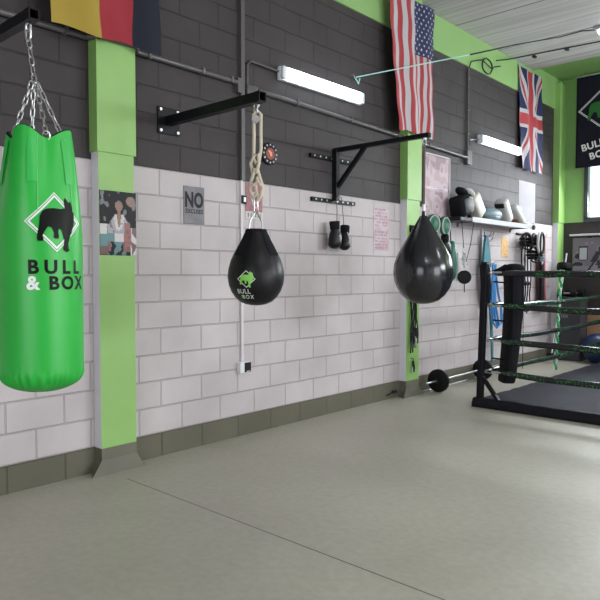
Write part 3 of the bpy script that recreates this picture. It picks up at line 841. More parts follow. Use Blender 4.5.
# red figure poster + switch
def red_p(u, v):
    n = noise.noise(Vector((u*9, v*13, 8)))
    if v < .22: return 2 if .04 < v and .1 < u < .9 and (int(u*14) % 2 == 0) and v > .07 and v < .17 else 1
    if ((u-.52)/.22)**2+((v-.55)/.25)**2 < 1: return 3 if n > 0 else 4
    return 0 if n > -.25 else 4
poster(3.78, 3.985, 1.86, 2.172, .0005, red_p, [mat('print_rose', (.30, .10, .12), .4), P_light, P_dgrey, P_light, mat('print_plum', (.20, .06, .08), .4)], 'red and white poster on the wall behind the hemp rope', 30, 45)
sw = thing('wall_switch', (0, 3.745, 2.0), 'small dark switch box at the left edge of the red poster', 'switch')
bm = B(); box(bm, (0, 3.715, 1.985), (.035, 3.765, 2.055), .004); obj('switch_box', bm, M_black_plastic, sw)
bm = B(); box(bm, (.035, 3.728, 2.00), (.042, 3.752, 2.04), .002); obj('toggle', bm, M_steel, sw)
# wall clock
ck = thing('wall_clock', (0, 4.06, 2.35), 'round black wall clock with a red centre beside the hemp rope', 'clock')
bm = B(); disc(bm, (.014, 4.057, 2.449), .096, .028, (1, 0, 0), 36); obj('case', bm, M_black_plastic, ck, smooth=True)
for k in range(12):
    a = 2*PI*k/12; bm = B(); disc(bm, (.029, 4.057+.078*math.cos(a), 2.449+.078*math.sin(a)), .009, .003, (1, 0, 0), 10); obj('hour_mark', bm, mat('clock_mark', (.45, .45, .5), .4), ck)
bm = B(); disc(bm, (.0295, 4.057, 2.449), .052, .003, (1, 0, 0), 30); obj('dial_centre', bm, mat('clock_red', (.25, .035, .03), .4), ck)
bm = B(); cbox(bm, (.032, 4.057, 2.449), (.002, .022, .05), 0, Matrix.Rotation(.5, 3, 'X')); cbox(bm, (.0325, 4.052, 2.462), (.002, .05, .014), 0, Matrix.Rotation(-.4, 3, 'X')); obj('hands', bm, mat('clock_orange', (.75, .30, .15), .4), ck)
# socket box
so = thing('power_socket', (0, 3.73, .545), 'small white and black socket box low on the wall under the cable duct', 'socket')
bm = B(); box(bm, (0, 3.675, .548), (.050, 3.79, .64), .006); obj('socket_case', bm, mat('white_plastic', (.75, .75, .78), .4), so)
bm = B(); box(bm, (.050, 3.72, .553), (.060, 3.79, .636), .004); obj('socket_face', bm, M_black_plastic, so)
bm = B(); box(bm, (.0602, 3.735, .558), (.0615, 3.775, .566)); obj('indicator_strip', bm, P_light, so)

# pink printed posters
PK = mat('print_pink', (.48, .35, .39), .8); PK2 = mat('print_pale_pink', (.54, .45, .48), .8); PKL = mat('print_lilac_ink', (.30, .16, .22), .4)
def lines_p(u, v):
    row = int(v*26); n = noise.noise(Vector((u*16, row*3.1, 1)))
    if .08 < u < .9 and row % 2 == 1 and n > -.1 and not (.5 < v < .53): return 2
    return 0 if noise.noise(Vector((u*3, v*5, 2))) > .0 else 1
poster(5.635, 5.925, 1.648, 2.093, .0005, lines_p, [PK, PK2, PKL], 'small pink sheet of printed rules left of the second column', 36, 60)
def big_pink(u, v):
    n = noise.noise(Vector((u*5, v*8, 4)))
    if abs(v-.52) < .012: return 2
    if v > .8 and abs(u-.5) < (v-.72)*1.6: return 3 if n > -.1 else 0
    if abs(u-.34) < .03 and .1 < v < .85: return 1
    return 0 if n > .02 else (1 if n > -.35 else 3)
bp_ = thing('framed_poster', (0, 6.92, 2.0), 'tall pale pink poster in a thin grey frame above the focus mitts', 'poster')
painted('print', 0, 0, 40, 60, big_pink, lambda u, v: Vector((.012, 6.645+.565*u, 2.0+.81*v)), [PK, PK2, PKL, mat('print_rose_grey', (.34, .25, .28), .8)], bp_, thick=(-.006, 0, 0))
bm = B()
for a, b in (((.0, 6.63, 1.985), (.022, 6.645, 2.825)), ((.0, 7.21, 1.985), (.022, 7.225, 2.825)), ((.0, 6.63, 1.985), (.022, 7.225, 2.0)), ((.0, 6.63, 2.81), (.022, 7.225, 2.825))): box(bm, a, b)
obj('frame', bm, mat('pale_frame', (.5, .47, .48), .5), bp_)
def white_p(u, v):
    n = noise.noise(Vector((u*5, v*7, 9)))
    if v > .75 and abs(abs(u-.5)-(v-.75)*1.4) < .02: return 1
    if v < .35 and n > .18: return 1
    return 0
poster(9.27, 9.88, 2.16, 2.785, .0005, white_p, [mat('print_white', (.34, .325, .35), .8), mat('print_faint', (.27, .25, .28), .4)], 'plain white poster on the dark wall right under the union flag', 30, 40)
def orange_p(u, v):
    n = noise.noise(Vector((u*9, v*12, 5)))
    if v > .8: return 2 if n > 0 else 0
    return 1 if n > .15 else 0
poster(8.715, 8.945, 1.63, 1.94, .0005, orange_p, [mat('print_orange', (.72, .45, .20), .4), mat('print_tan', (.55, .34, .18), .4), P_light], 'small orange and yellow poster below the shelf', 20, 30)

cf = thing('cable_fitting', (.02, 5.98, .05), 'small black fitting on the painted kerb just left of the second column', 'fitting')
bm = B(); tube(bm, [(.022, 5.88, .05), (.03, 5.95, .062), (.022, 6.04, .068)], .008, 6); obj('body', bm, M_black_plastic, cf, smooth=True)
bm = B(); box(bm, (.006, 5.99, .055), (.04, 6.06, .085), .004); obj('clip', bm, M_black_plastic, cf)

# ---- boxing gloves
def glove(name, c, tilt, turn, label, cat, size=1, mbody=None, mcuff=None, group=None, mir=1):
    mbody = mbody or M_leather; mcuff = mcuff or M_blackfab
    R = Matrix.Rotation(turn, 3, 'Z') @ Matrix.Rotation(tilt, 3, 'X')
    t = thing(name, c, label, cat, group)
    def put(bm):
        for v in bm.verts: v.co = Vector(c) + R @ (v.co*size)
        return bm
    # hangs cuff up: z from 0 (knuckles) to .28 (cuff top)
    bm = B()
    P = [(0, 0), (.004, .03), (.018, .06), (.045, .078), (.08, .076), (.12, .074), (.15, .066), (.18, .052), (.20, .046)]
    lathe(bm, [(z, r) for z, r in P], (0, 0, 0), 24, lambda th, z: 1.0 - .22*abs(math.cos(th))**2)
    for v in bm.verts:
        v.co.y += -.020*(1-min(1, v.co.z/.12))*mir
    obj('glove_body', put(bm), mbody, t, smooth=True)
    bm = B(); lathe(bm, [(0, .048), (.005, .055), (.07, .060), (.082, .056), (.082, .036), (.03, .03), (.03, 0)], (0, 0, .19), 24, lambda th, z: 1-.15*abs(math.cos(th))); obj('cuff', put(bm), mcuff, t, smooth=True)
    bm = B(); lathe(bm, [(-.055, 0), (-.05, .014), (-.03, .024), (0, .026), (.03, .022), (.05, .012), (.055, 0)], (.0, .058*mir, .095), 16, None, Matrix.Rotation(.35*mir, 3, 'X')); obj('thumb', put(bm), mbody, t, smooth=True)
    return t, put
g1, put = glove('boxing_glove', (.115, 4.865, 1.635), .10, .15, 'black boxing glove hanging below the braced bracket, left of the pair', 'boxing glove', .98, group='pair of gloves on the rail')
bm = B(); 
for i in range(3): cbox(bm, (.054-.004*i, -.004, .125-.012*i), (.006, .03-.006*i, .007))
obj('pale_print', put(bm), P_grey, g1)
g2, put = glove('boxing_glove', (.10, 5.02, 1.62), -.10, .5, 'black boxing glove hanging below the braced bracket, right of the pair', 'boxing glove', .92, group='pair of gloves on the rail')
bm = B(); tube(bm, [(.03, -.03, .2), (.055, -.035, .12), (.05, -.03, .05), (.04, .0, .02)], .007, 6); disc(bm, (.058, .03, .06), .016, .008, (1, 0.3, 0), 12); obj('white_trim', put(bm), P_light, g2)
bm = B(); tube(bm, [(.09, 4.905, 2.12), (.11, 4.89, 2.0), (.115, 4.88, 1.885)], .004, 6); tube(bm, [(.09, 4.985, 2.14), (.10, 4.99, 2.0), (.10, 5.01, 1.86)], .004, 6)
tube(bm, [(.09, 4.905, 2.12), (.088, 4.94, 2.145), (.09, 4.985, 2.14)], .004, 6)
obj('glove_laces', bm, M_pipe, smooth=True, label='thin dark laces from which the pair of black gloves hangs', cat='lace')

# ---- focus mitts etc. behind the teardrop bag
def mitt(c, turn, label, tilt=.0):
    t = thing('focus_mitt', c, label, 'focus mitt', 'green focus mitts on the wall')
    R = Matrix.Rotation(turn, 3, 'Z') @ Matrix.Rotation(tilt, 3, 'X')
    bm = B(); ellipsoid(bm, c, (.035, .085, .12), R, power=.7); obj('pad', bm, M_dkgreen, t, smooth=True)
    bm = B(); tube(bm, [Vector(c)+R @ Vector((.026, .066*math.cos(a), .10*math.sin(a))) for a in [2*PI*k/20 for k in range(20)]], .008, 8, closed=True); obj('white_rim', bm, M_whitepad, t, smooth=True)
    bm = B(); ellipsoid(bm, Vector(c)+R @ Vector((.034, 0, 0)), (.008, .035, .055), R); obj('centre_patch', bm, M_dkgreen, t, smooth=True)
    return t
mitt((.11, 6.69, 1.975), -.55, 'dark green focus mitt with white edge hanging just right of the second column')
mitt((.12, 6.93, 1.965), -.25, 'dark green and white focus mitt hanging below the framed pink poster')
glove('sparring_glove', (.14, 6.97, 1.62), .5, .2, 'black glove hanging under the green focus mitts', 'boxing glove', .95, group=None)
bm = B(); ellipsoid(bm, (.10, 7.13, 1.55), (.07, .075, .25), power=.6); obj('mitt_pouch', bm, M_dkgreen, smooth=True, label='dark green padded pouch hanging behind the right of the teardrop bag', cat='pad')
bm = B(); box(bm, (0, 6.58, 2.06), (.018, 7.20, 2.075), .002)
for y in (6.64, 6.76, 6.88, 7.13): tube(bm, [(.0, y, 2.068), (.05, y, 2.068), (.075, y, 2.055), (.075, y, 2.085)], .005, 6)
obj('hook_rail', bm, M_blackpaint, smooth=30, label='black hook rail under the framed pink poster carrying mitts', cat='rail')
bm = B(); tube(bm, [(.075, 7.13, 2.07), (.09, 7.13, 1.80)], .008, 6); obj('strap', bm, M_blackfab, label='black strap holding the green pouch to its hook', cat='strap')

# ---- skipping ropes on the second column
jr = thing('skipping_rope', (.11, 6.26, .47), 'bunch of black skipping ropes hanging down the lime face of the second column', 'skipping rope')
bm = B(); tube(bm, [(.104, 6.25, 1.93), (.15, 6.25, 1.93), (.15, 6.25, 1.96)], .006, 6); box(bm, (.09, 6.20, 1.86), (.112, 6.26, 1.94), .004); obj('hook', bm, M_blackpaint, jr)
for k in range(7):
    bm = B(); y = 6.25+.018*(k-3); z1 = .50+.05*(k % 4)
    pts = []
    for i in range(15):
        f = i/14; pts.append((.125+.012*math.sin(9*f+k*2), y+.020*math.sin(11*f+k*1.7)*(1 if f > .02 else 0), 1.92-(1.92-z1)*f))
    tube(bm, pts, .008, 6); obj('rope_strand', bm, M_black_plastic, jr, smooth=True)
for k, (y, z) in enumerate(((6.235, .62), (6.27, .56), (6.29, .66))):
    bm = B(); tube(bm, [(.13, y, z+.12), (.135, y+.004, z)], [.014, .018], 8); obj('handle', bm, [M_black_plastic, P_grey, M_black_plastic][k], jr, smooth=True)
jr2 = thing('grip_trainer', (.11, 6.25, .28), 'small black hand grip hooked low on the second column below the ropes', 'grip')
bm = B(); tube(bm, [(.092, 6.245, .43), (.125, 6.245, .43), (.125, 6.245, .40)], .005, 6); tube(bm, [(.125, 6.24, .41), (.13, 6.245, .33), (.125, 6.255, .28)], [.012, .018, .012], 8); obj('grip', bm, M_black_plastic, jr2, smooth=True)
bm = B(); tube(bm, [(.125, 6.225, .34), (.13, 6.23, .26)], .006, 6); obj('metal_pin', bm, M_steel, jr2)

# ---- shelf and pads
sh = thing('wall_shelf', (0, 8.05, 2.03), 'long grey metal wall shelf carrying strike pads', 'shelf')
bm = B(); box(bm, (0, 7.28, 2.05), (.30, 9.12, 2.085), .004); box(bm, (.295, 7.28, 2.028), (.303, 9.12, 2.09)); obj('board', bm, M_shelf, sh)
bm = B(); box(bm, (0, 6.98, 2.03), (.30, 7.28, 2.075), .006); obj('black_end_tray', bm, M_black_plastic, sh)
for y in (7.45, 9.0):
    bm = B(); box(bm, (0, y-.015, 1.99), (.012, y+.015, 2.05)); 
    box(bm, (0, y-.012, 2.035), (.26, y+.012, 2.05)); obj('shelf_support', bm, M_pipe, sh)
bm = B(); disc(bm, (.31, 9.10, 2.055), .035, .03, (1, 0, 0), 14); obj('end_cap', bm, M_black_plastic, sh, smooth=True)
def pad(name, c, s, rot, m, label, extra=None, bev=.03):
    t = thing(name, (c[0], c[1], 2.085), label, 'strike pad')
    bm = B(); cbox(bm, c, s, bev, rot, 3)
    if min(v.co.z for v in bm.verts) != 0:
        dz = (2.087 if c[1] > 7.28 else 2.077)-min(v.co.z for v in bm.verts)
        if extra != 'stack':
            for v in bm.verts: v.co.z += dz
        else: dz = 0
    obj('pad_body', bm, m, t, smooth=True)
    return t, Vector((0, 0, dz))
RX = lambda a: Matrix.Rotation(a, 3, 'X'); RY = lambda a: Matrix.Rotation(a, 3, 'Y')
c = Vector((.17, 7.24, 2.22)); rt = RX(.28)
t, dz = pad('kick_shield', c, (.20, .30, .26), rt, M_blackfab, 'bulky black strike shield at the left end of the shelf', bev=.05)
bm = B(); cbox(bm, c+dz+rt @ Vector((.103, .0, 0)), (.012, .22, .18), .005, rt); obj('front_panel', bm, mat('charcoal_panel', (.022, .022, .028), .5), t, smooth=True)
bm = B(); tube(bm, [c+dz+rt @ Vector((.105, .12*math.cos(a), .10*math.sin(a))) for a in [PI*1.6+PI*.8*k/10 for k in range(11)]], .006, 6); obj('piping', bm, P_grey, t, smooth=True)
c = Vector((.18, 7.56, 2.23)); rt = RX(.72)
t, dz = pad('thai_pad', c, (.17, .19, .32), rt, M_cream, 'cream strike pad leaning against the black shield', bev=.03)
bm = B(); cbox(bm, c+dz+rt @ Vector((-.06, -.105, 0)), (.05, .018, .30), .006, rt); obj('black_backing', bm, M_blackfab, t, smooth=True)
t = thing('arm_pad', (.17, 7.36, 2.34), 'black and white rolled pad lying on top of the cream and black pads', 'strike pad')
bm = B(); ellipsoid(bm, (.15, 7.28, 2.405), (.07, .11, .045), RX(-.35)); obj('pad_body', bm, M_blackfab, t, smooth=True)
bm = B(); ellipsoid(bm, (.19, 7.40, 2.395), (.07, .105, .042), RX(-.55)); obj('pale_face', bm, M_whitepad, t, smooth=True)
t = thing('belly_pad', (.18, 8.05, 2.087), 'rounded blue-grey pad lying in the middle of the shelf', 'strike pad')
bm = B(); ellipsoid(bm, (.17, 8.05, 2.175), (.10, .25, .088), power=.8); obj('pad_body', bm, M_bluegrey, t, smooth=True)
bm = B(); cbox(bm, (.262, 8.05, 2.15), (.006, .12, .03), .002); obj('pale_label', bm, P_grey, t)
c = Vector((.17, 8.42, 2.25)); rt = RX(.62)
t, dz = pad('thai_pad', c, (.18, .14, .34), rt, M_whitepad, 'white strike pad leaning right of the blue-grey pad', bev=.04)
bm = B(); cbox(bm, c+dz+rt @ Vector((0, -.072, .12)), (.13, .02, .07), .008, rt); obj('dark_backing', bm, M_black_plastic, t, smooth=True)
c = Vector((.17, 8.80, 2.26)); rt = RX(.95)
t, dz = pad('thai_pad', c, (.18, .10, .38), rt, M_whitepad, 'white strike pad with a brown inner side, leaning at the right of the shelf row', bev=.035)
bm = B(); cbox(bm, c+dz+rt @ Vector((-.02, -.056, -.10)), (.12, .02, .13), .008, rt); obj('brown_backing', bm, mat('brown_leather', (.28, .13, .06), .5), t, smooth=True)
bm = B()
for i in range(5): tube(bm, [(.06+.05*i, 8.94+.03*math.sin(i), 2.10), (.07+.05*i, 9.0, 2.12+.02*(i % 2)), (.08+.05*i, 9.07, 2.10)], .014, 6)
box(bm, (.04, 8.93, 2.087), (.29, 9.09, 2.105), .005)
obj('folded_cloth', bm, M_whitepad, smooth=True, label='small crumpled white cloth at the right end of the shelf', cat='cloth')

# neck harness hanging from the shelf
nh = thing('weight_disc', (.2, 7.5, 1.25), 'round black weight hanging on a chain and cords below the shelf', 'weight')
cxh = (.31, 7.10, 1.36)
CY = 7.08
bm = B(); disc(bm, (.305, CY, 1.352), .082, .05, (.75, -.66, 0), 28); obj('disc', bm, M_rubber, nh, smooth=True)
bm = B(); tube(bm, [(.31, CY-.09, 2.03), (.31, CY-.03, 1.70)], .005, 6); tube(bm, [(.31, CY+.22, 2.03), (.31, CY+.14, 1.75), (.31, CY+.03, 1.54)], .005, 6); obj('cords', bm, M_black_plastic, nh, smooth=True)
bm = B(); chain(bm, (.31, CY-.03, 1.70), (.305, CY, 1.43), 7, .028, .004); link(bm, (.31, CY-.04, 1.60), (.31, CY+.05, 1.50), .05, .004, .4); link(bm, (.31, CY+.02, 1.64), (.31, CY-.04, 1.50), .04, .004, 1.4); obj('chain', bm, M_steel, nh, smooth=True)
bm = B(); tube(bm, [(.30, CY+.01, 1.275), (.30, CY+.012, 1.17)], .007, 6); obj('lower_peg', bm, M_black_plastic, nh)
bm = B(); box(bm, (0, 7.43, 1.30), (.03, 7.465, 1.66), .003); obj('wall_rail', bm, M_steel, label='short steel upright on the wall behind the hanging round weight', cat='rail')

# band rack left of the ring post
rk = thing('band_rack', (0, 8.11, 1.55), 'upright silver hook rack on the wall just left above the ring post', 'hook rack')
bm = B(); box(bm, (0, 8.08, 1.50), (.035, 8.125, 2.00), .003); obj('upright', bm, M_steel, rk)
for k, (dy, z) in enumerate(((-.09, 1.92), (.09, 1.93), (.17, 1.93), (-.06, 1.86), (.13, 1.86))):
    bm = B(); tube(bm, [(.03, 8.10, z-.02), (.08, 8.10+dy*.7, z-.03), (.10, 8.10+dy, z), (.10, 8.10+dy*1.1, z+.03)], .006, 6); obj('hook', bm, M_pipe, rk, smooth=True)
def strapobj(name, pts, wd, th, m, label, cat='band', group=None):
    """flat strap hanging near the wall: pts (x, y, z), width along Y"""
    bm = B(); rings = []
    for x, y, z, ww in pts:
        rings.append([bm.verts.new((x+a*th/2, y+b*ww/2, z)) for a, b in ((-1, -1), (1, -1), (1, 1), (-1, 1))])
    for A, C in zip(rings, rings[1:]):
        for k in range(4): bm.faces.new((A[k], A[(k+1) % 4], C[(k+1) % 4], C[k]))
    bm.faces.new(rings[0][::-1]); bm.faces.new(rings[-1])
    return obj(name, bm, m, label=label, cat=cat, group=group)
strapobj('resistance_band', [(.12, 8.02, 1.90, .05), (.12, 8.02, 1.80, .12), (.12, 8.03, 1.60, .19), (.12, 8.04, 1.48, .22)], .1, .03, M_teal, 'teal cloth band hanging from the silver hook rack')
strapobj('resistance_band', [(.085, 8.04, 1.60, .05), (.085, 8.06, 1.50, .24), (.085, 8.10, 1.2, .26), (.085, 8.12, .95, .16)], .1, .03, M_blackfab, 'black cloth bundle hanging below the teal band')
bb = thing('resistance_band', (.18, 8.3, .75), 'long looped bright blue elastic band hanging behind the ring post', 'band')
bm = B()
for k in range(3):
    pts = [(.16+.01*k, 8.14+.02*k, 1.52), (.16, 8.13+.03*k, 1.3), (.16, 8.12+.05*k, 1.0), (.16+.01*k, 8.16+.05*k, .74+.03*k), (.16, 8.28+.03*k, .66+.02*k), (.16, 8.42+.02*k, .72), (.16, 8.40, .92), (.16, 8.30, 1.15), (.16, 8.20, 1.5)]
    tube(bm, pts, .016, 6)
obj('loops', bm, M_blue, bb, smooth=True)
bm = B(); tube(bm, [(.0, 8.155, 1.53), (.17, 8.155, 1.53), (.185, 8.155, 1.56)], .006, 6); obj('hook', bm, M_steel, bb)
strapobj('resistance_band', [(.06, 8.26, .95, .03), (.06, 8.30, .8, .05), (.06, 8.34, .5, .055), (.06, 8.36, .18, .04)], .04, .02, M_teal, 'narrow dark teal strap hanging almost to the floor behind the ring post')

# head guards & ropes at the right of the shelf
hr = thing('hook_rail', (0, 9.8, 1.97), 'short black hook rail near the far corner holding head guards', 'rail')
bm = B(); box(bm, (0, 9.20, 1.97), (.02, 10.25, 2.0), .002); obj('rail', bm, M_blackpaint, hr)
for y in (9.26, 9.43, 9.60, 10.06):
    bm = B(); tube(bm, [(.01, y, 1.985), (.10, y, 1.98), (.13, y, 2.01)], .006, 6); obj('hook', bm, M_steel, hr, smooth=True)
def headguard(c, turn, m, m2, label, s=.84):
    t = thing('head_guard', c, label, 'head guard', 'head guards on the far hooks')
    R = Matrix.Rotation(turn, 3, 'Z'); C_ = Vector(c)
    bm = B()
    for a0, rr, zz in ((0, .10, .06), (0, .105, .0), (0, .09, -.055)):
        tube(bm, [C_+R @ Vector((rr*s*math.cos(a), rr*s*math.sin(a), zz*s)) for a in [PI*.25+PI*1.5*k/14 for k in range(15)]], .026*s, 8)
    tube(bm, [C_+R @ Vector((.0, .095*s*math.cos(a), .03*s+.12*s*math.sin(a))) for a in [PI*k/10 for k in range(11)]], .024*s, 8)
    obj('padding', bm, m, t, smooth=True)
    bm = B(); tube(bm, [C_+R @ Vector((.04*s, .10*s*math.cos(a), -.08*s+.05*s*math.sin(a))) for a in [PI+PI*k/8 for k in range(9)]], .010, 6); obj('chin_strap', bm, m2, t, smooth=True)
headguard((.14, 9.26, 1.86), -.6, M_leather, M_blackfab, 'black head guard on the leftmost hook near the far corner')
headguard((.15, 9.50, 1.86), .1, M_leather, P_light, 'black head guard with a pale strap on the middle hooks near the far corner')
headguard((.20, 9.38, 1.67), -.3, M_leather, M_blackfab, 'black head guard hanging lower between the other two')
headguard((.20, 9.62, 1.64), .3, M_bluegrey, P_light, 'blue-grey head guard hanging lowest at the right of the row', .76)
hg = thing('glove_ring', (.27, 9.44, 1.80), 'thick white looped strap hanging beside the black head guards', 'strap')
bm = B(); tube(bm, [(.27, 9.42+.065*math.cos(a), 1.85+.14*math.sin(a)) for a in [2*PI*k/16 for k in range(16)]], .022, 8, closed=True); obj('loop', bm, M_whitepad, hg, smooth=True)
bm = B(); tube(bm, [(.29, 9.46+.070*math.cos(a), 1.83+.17*math.sin(a)) for a in [2*PI*k/16 for k in range(16)]], .018, 8, closed=True); obj('black_edge', bm, M_leather, hg, smooth=True)
for k, (y, z1, lab) in enumerate(((9.22, 1.05, 'leftmost'), (9.34, .86, 'second from left'), (9.43, .80, 'third from left, knotted'), (9.54, .88, 'rightmost'))):
    bm = B(); pts = [(.09+.008*math.sin(i+k), y+.012*math.sin(i*1.7+k), 1.97-(1.97-z1)*i/10) for i in range(11)]
    tube(bm, pts, .011, 6)
    if k in (1, 2):
        for z in (1.25, .95, .86): ellipsoid(bm, (.10, y, z), (.025, .04, .035), n=10)
    obj('hanging_cord', bm, M_black_plastic, smooth=True, label='black cord hanging below the head guards, '+lab, cat='cord', group='cords under the head guards')
strapobj('elastic_strap', [(.05, 10.06, 1.98, .16), (.05, 10.06, 1.6, .19), (.05, 10.08, 1.1, .20), (.05, 10.13, .86, .20), (.05, 10.11, .82, .12)], .1, .04, M_maroon, 'wide maroon strap hanging beside the corner column')
strapobj('elastic_strap', [(.10, 9.92, 1.7, .05), (.10, 9.94, 1.4, .10), (.10, 9.96, .83, .11)], .1, .04, M_blackfab, 'black strap hanging left of the maroon strap')

# ================================================================= FAR CORNER
ban = thing('banner', (.67, 10.62, 3.07), 'black gym banner with a green dog in a white diamond, hanging over the window', 'banner')
YB = 10.60
painted('cloth', 0, 0, 24, 30, lambda u, v: 0, lambda u, v: Vector((.35+.72*u, YB+.012*math.sin(7*u+2*v)*(1-v), 3.07+1.42*v)), [mat('banner_black', (.012, .012, .022), .45)], ban, thick=(0, .004, 0))
bm = B(); tube(bm, [(.33, YB, 4.495), (1.09, YB, 4.495)], .012, 8); tube(bm, [(.45, YB, 4.495), (.45, YB, 4.57)], .004, 6); tube(bm, [(.97, YB, 4.495), (.97, YB, 4.57)], .004, 6); obj('hanging_rod', bm, M_steel, ban, smooth=True)
def bsurf(u, v): return Vector((.71+u, YB-.016, 3.95+v))
for r0, r1 in ((.325, .312), (.300, .288)): obj('diamond_outline', warp(ring_poly_bm(DIA(r0), DIA(r1)), lambda u, v: bsurf(u, v*.86)), M_print_white, ban)
obj('dog_print', warp(poly_bm([(x*.27, y*.235-.01) for x, y in DOG]), lambda u, v: bsurf(u, v)+Vector((0, -.004, 0))), mat('banner_green', (.015, .13, .02), .5), ban)
for s_, u, v in (('BULL &', -.02, -.53), ('BOX', .02, -.69)):
    lettering(s_, .15, u, v, M_print_white, ban, bsurf, .004, 1.05, rot=.22, t=1)

# framed gym poster + strip above
bm = B(); box(bm, (.22, YF-.10, 2.005), (1.6, YF, 2.035), .003); obj('wall_ledge', bm, mat('pale_ledge', (.62, .62, .62), .4), label='thin pale ledge on the far wall above the grey boxing poster', cat='ledge')
def gym_p(u, v):
    n = noise.noise(Vector((u*7, v*7, 11)))
    X_ = u*1.30; Z_ = v*.58
    if .10 < X_ < .25 and .20 < Z_ < .43: return 2 if (.115 < X_ < .235 and .215 < Z_ < .415) else 0
    # boxer figure
    if math.hypot(X_-.44, Z_-.36) < .03: return 0
    if abs((X_-.38)-(Z_-.27)*.5) < .045 and .17 < Z_ < .34: return 0
    if abs((X_-.30)-(Z_-.1)*.6) < .018 and .03 < Z_ < .2: return 0
    if abs((X_-.42)+(Z_-.1)*.05) < .02 and .06 < Z_ < .2: return 0
    if abs(Z_-.30) < .012 and .42 < X_ < .55: return 0
    if abs(X_-.64) < .06 and .20 < Z_ < .52: return 0
    if abs(X_-.60) < .006 and Z_ >= .5: return 2
    if v < .18: return 3
    return 1 if n > -.2 else (3 if n > -.35 else 0)
painted('poster', 0, 0, 90, 44, gym_p, lambda u, v: Vector((.24+1.3*u, YF-.012, 1.42+.56*v)), [mat('print_ink', (.05, .045, .055), .4), mat('print_slate', (.17, .155, .18), .4), mat('print_silver', (.42, .43, .46), .4), mat('print_ash', (.24, .225, .25), .4)], thick=(0, .0115, 0),
        label='grey wide poster of a boxer hitting a bag on the far wall under the ledge', cat='poster')

# leaning barbell
def barbell(name, p0, p1, plates, label, group=None, rbar=.013, collars=True):
    p0, p1 = Vector(p0), Vector(p1); d = (p1-p0).normalized()
    t = thing(name, p0, label, 'barbell', group)
    bm = B(); tube(bm, [p0, p1], rbar, 10); obj('bar', bm, M_steel, t, smooth=True)
    for s, r, th in plates:
        bm = B(); disc(bm, p0+d*s, r, th, d, 32, rin=rbar+.001); disc(bm, p0+d*s, r*.36, th*1.25, d, 24, rin=rbar+.001); obj('plate', bm, M_rubber, t, smooth=True)
        if collars:
            bm = B(); disc(bm, p0+d*(s-th*1.1), .026, .02, d, 12, rin=rbar); obj('collar', bm, M_black_plastic, t)
    return t
barbell('leaning_barbell', (.22, 10.05, .075), (.245, 10.58, 1.72), [(.05, .07, .04), (1.50, .12, .09)], 'barbell leaning upright in the far corner with a black plate near its top', collars=False)

# dark cabinet with dumbbell on top
cbn = thing('storage_cabinet', (.22, 10.6, 0), 'dark grey storage cabinet with a small pale label in the far corner behind the ring', 'cabinet')
CY0 = 10.52; CY1 = 10.83
bm = B(); box(bm, (.13, CY0, .0), (.50, CY1, 1.02), .008); obj('body', bm, M_cabinet, cbn)
bm = B(); box(bm, (.145, CY0-.014, .04), (.485, CY0-.001, .985), .004); obj('door', bm, M_cabinet, cbn)
dr = cbn.children[-1]
bm = B(); box(bm, (.45, CY0-.03, .5), (.465, CY0-.0145, .62), .003); obj('handle', bm, M_pipe, dr)
bm = B()
for i, w_ in enumerate((.018, .024, .020, .022)):
    box(bm, (.20+i*.028, CY0-.0165, .69), (.20+i*.028+w_*.8, CY0-.0145, .74 if i else .745))
for i in range(3): box(bm, (.215+i*.03, CY0-.0165, .775), (.215+i*.03+.018, CY0-.0145, .787))
obj('pale_label', bm, P_grey, cbn)
def dumbbell(c, ang, label, L=.26, r=.065):
    c = Vector(c); d = Vector((math.cos(ang), math.sin(ang), 0))
    t = thing('dumbbell', c, label, 'dumbbell', 'black dumbbells on the cabinet')
    c2 = c+Vector((0, 0, r*.88))
    bm = B(); tube(bm, [c2-d*L*.3, c2+d*L*.3], .015, 10); obj('grip', bm, M_steel, t, smooth=True)
    for s in (-1, 1):
        bm = B(); disc(bm, c2+d*s*L*.36, r, L*.3, d, 6 if False else 12); obj('head', bm, M_rubber, t)
dumbbell((.25, 10.60, 1.022), .2, 'black dumbbell on the cabinet, nearer the ring')
dumbbell((.34, 10.74, 1.022), -.1, 'black dumbbell on the cabinet, nearer the wall', .28)
bm = B(); box(bm, (.505, 10.80, .0), (.86, 10.825, .80), .003)
obj('plywood_board', bm, M_ply, label='brown wooden board standing against the far wall behind the blue ball', cat='board')
bl = thing('exercise_ball', (.76, 10.52, 0), 'dark blue exercise ball on the floor beyond the ring', 'ball')
bm = B(); ellipsoid(bm, (.76, 10.52, .235), (.235, .235, .235), n=40); obj('ball_skin', bm, M_ball, bl, smooth=True)
bm = B()
for z in (-.12, -.06, 0, .06, .12): tube(bm, [(.76+math.sqrt(.235**2-z*z)*math.cos(a), 10.52+math.sqrt(.235**2-z*z)*math.sin(a), .235+z) for a in [2*PI*k/36 for k in range(36)]], .002, 5, closed=True)
obj('ridges', bm, M_ball, bl, smooth=True)

# ================================================================= FLOOR BARBELL
barbell('barbell', (.205, 6.40, .135), (.150, 8.35, .135), [(.28, .135, .045), (1.47, .135, .045)], 'short barbell with black plates lying on the floor along the wall', rbar=.012)
bm = B(); tube(bm, [(.09, 6.52, .011), (.05, 8.0, .011)], .010, 8); obj('steel_rod', bm, M_steel, smooth=True, label='thin pale rod lying on the floor against the wall behind the barbell', cat='rod')

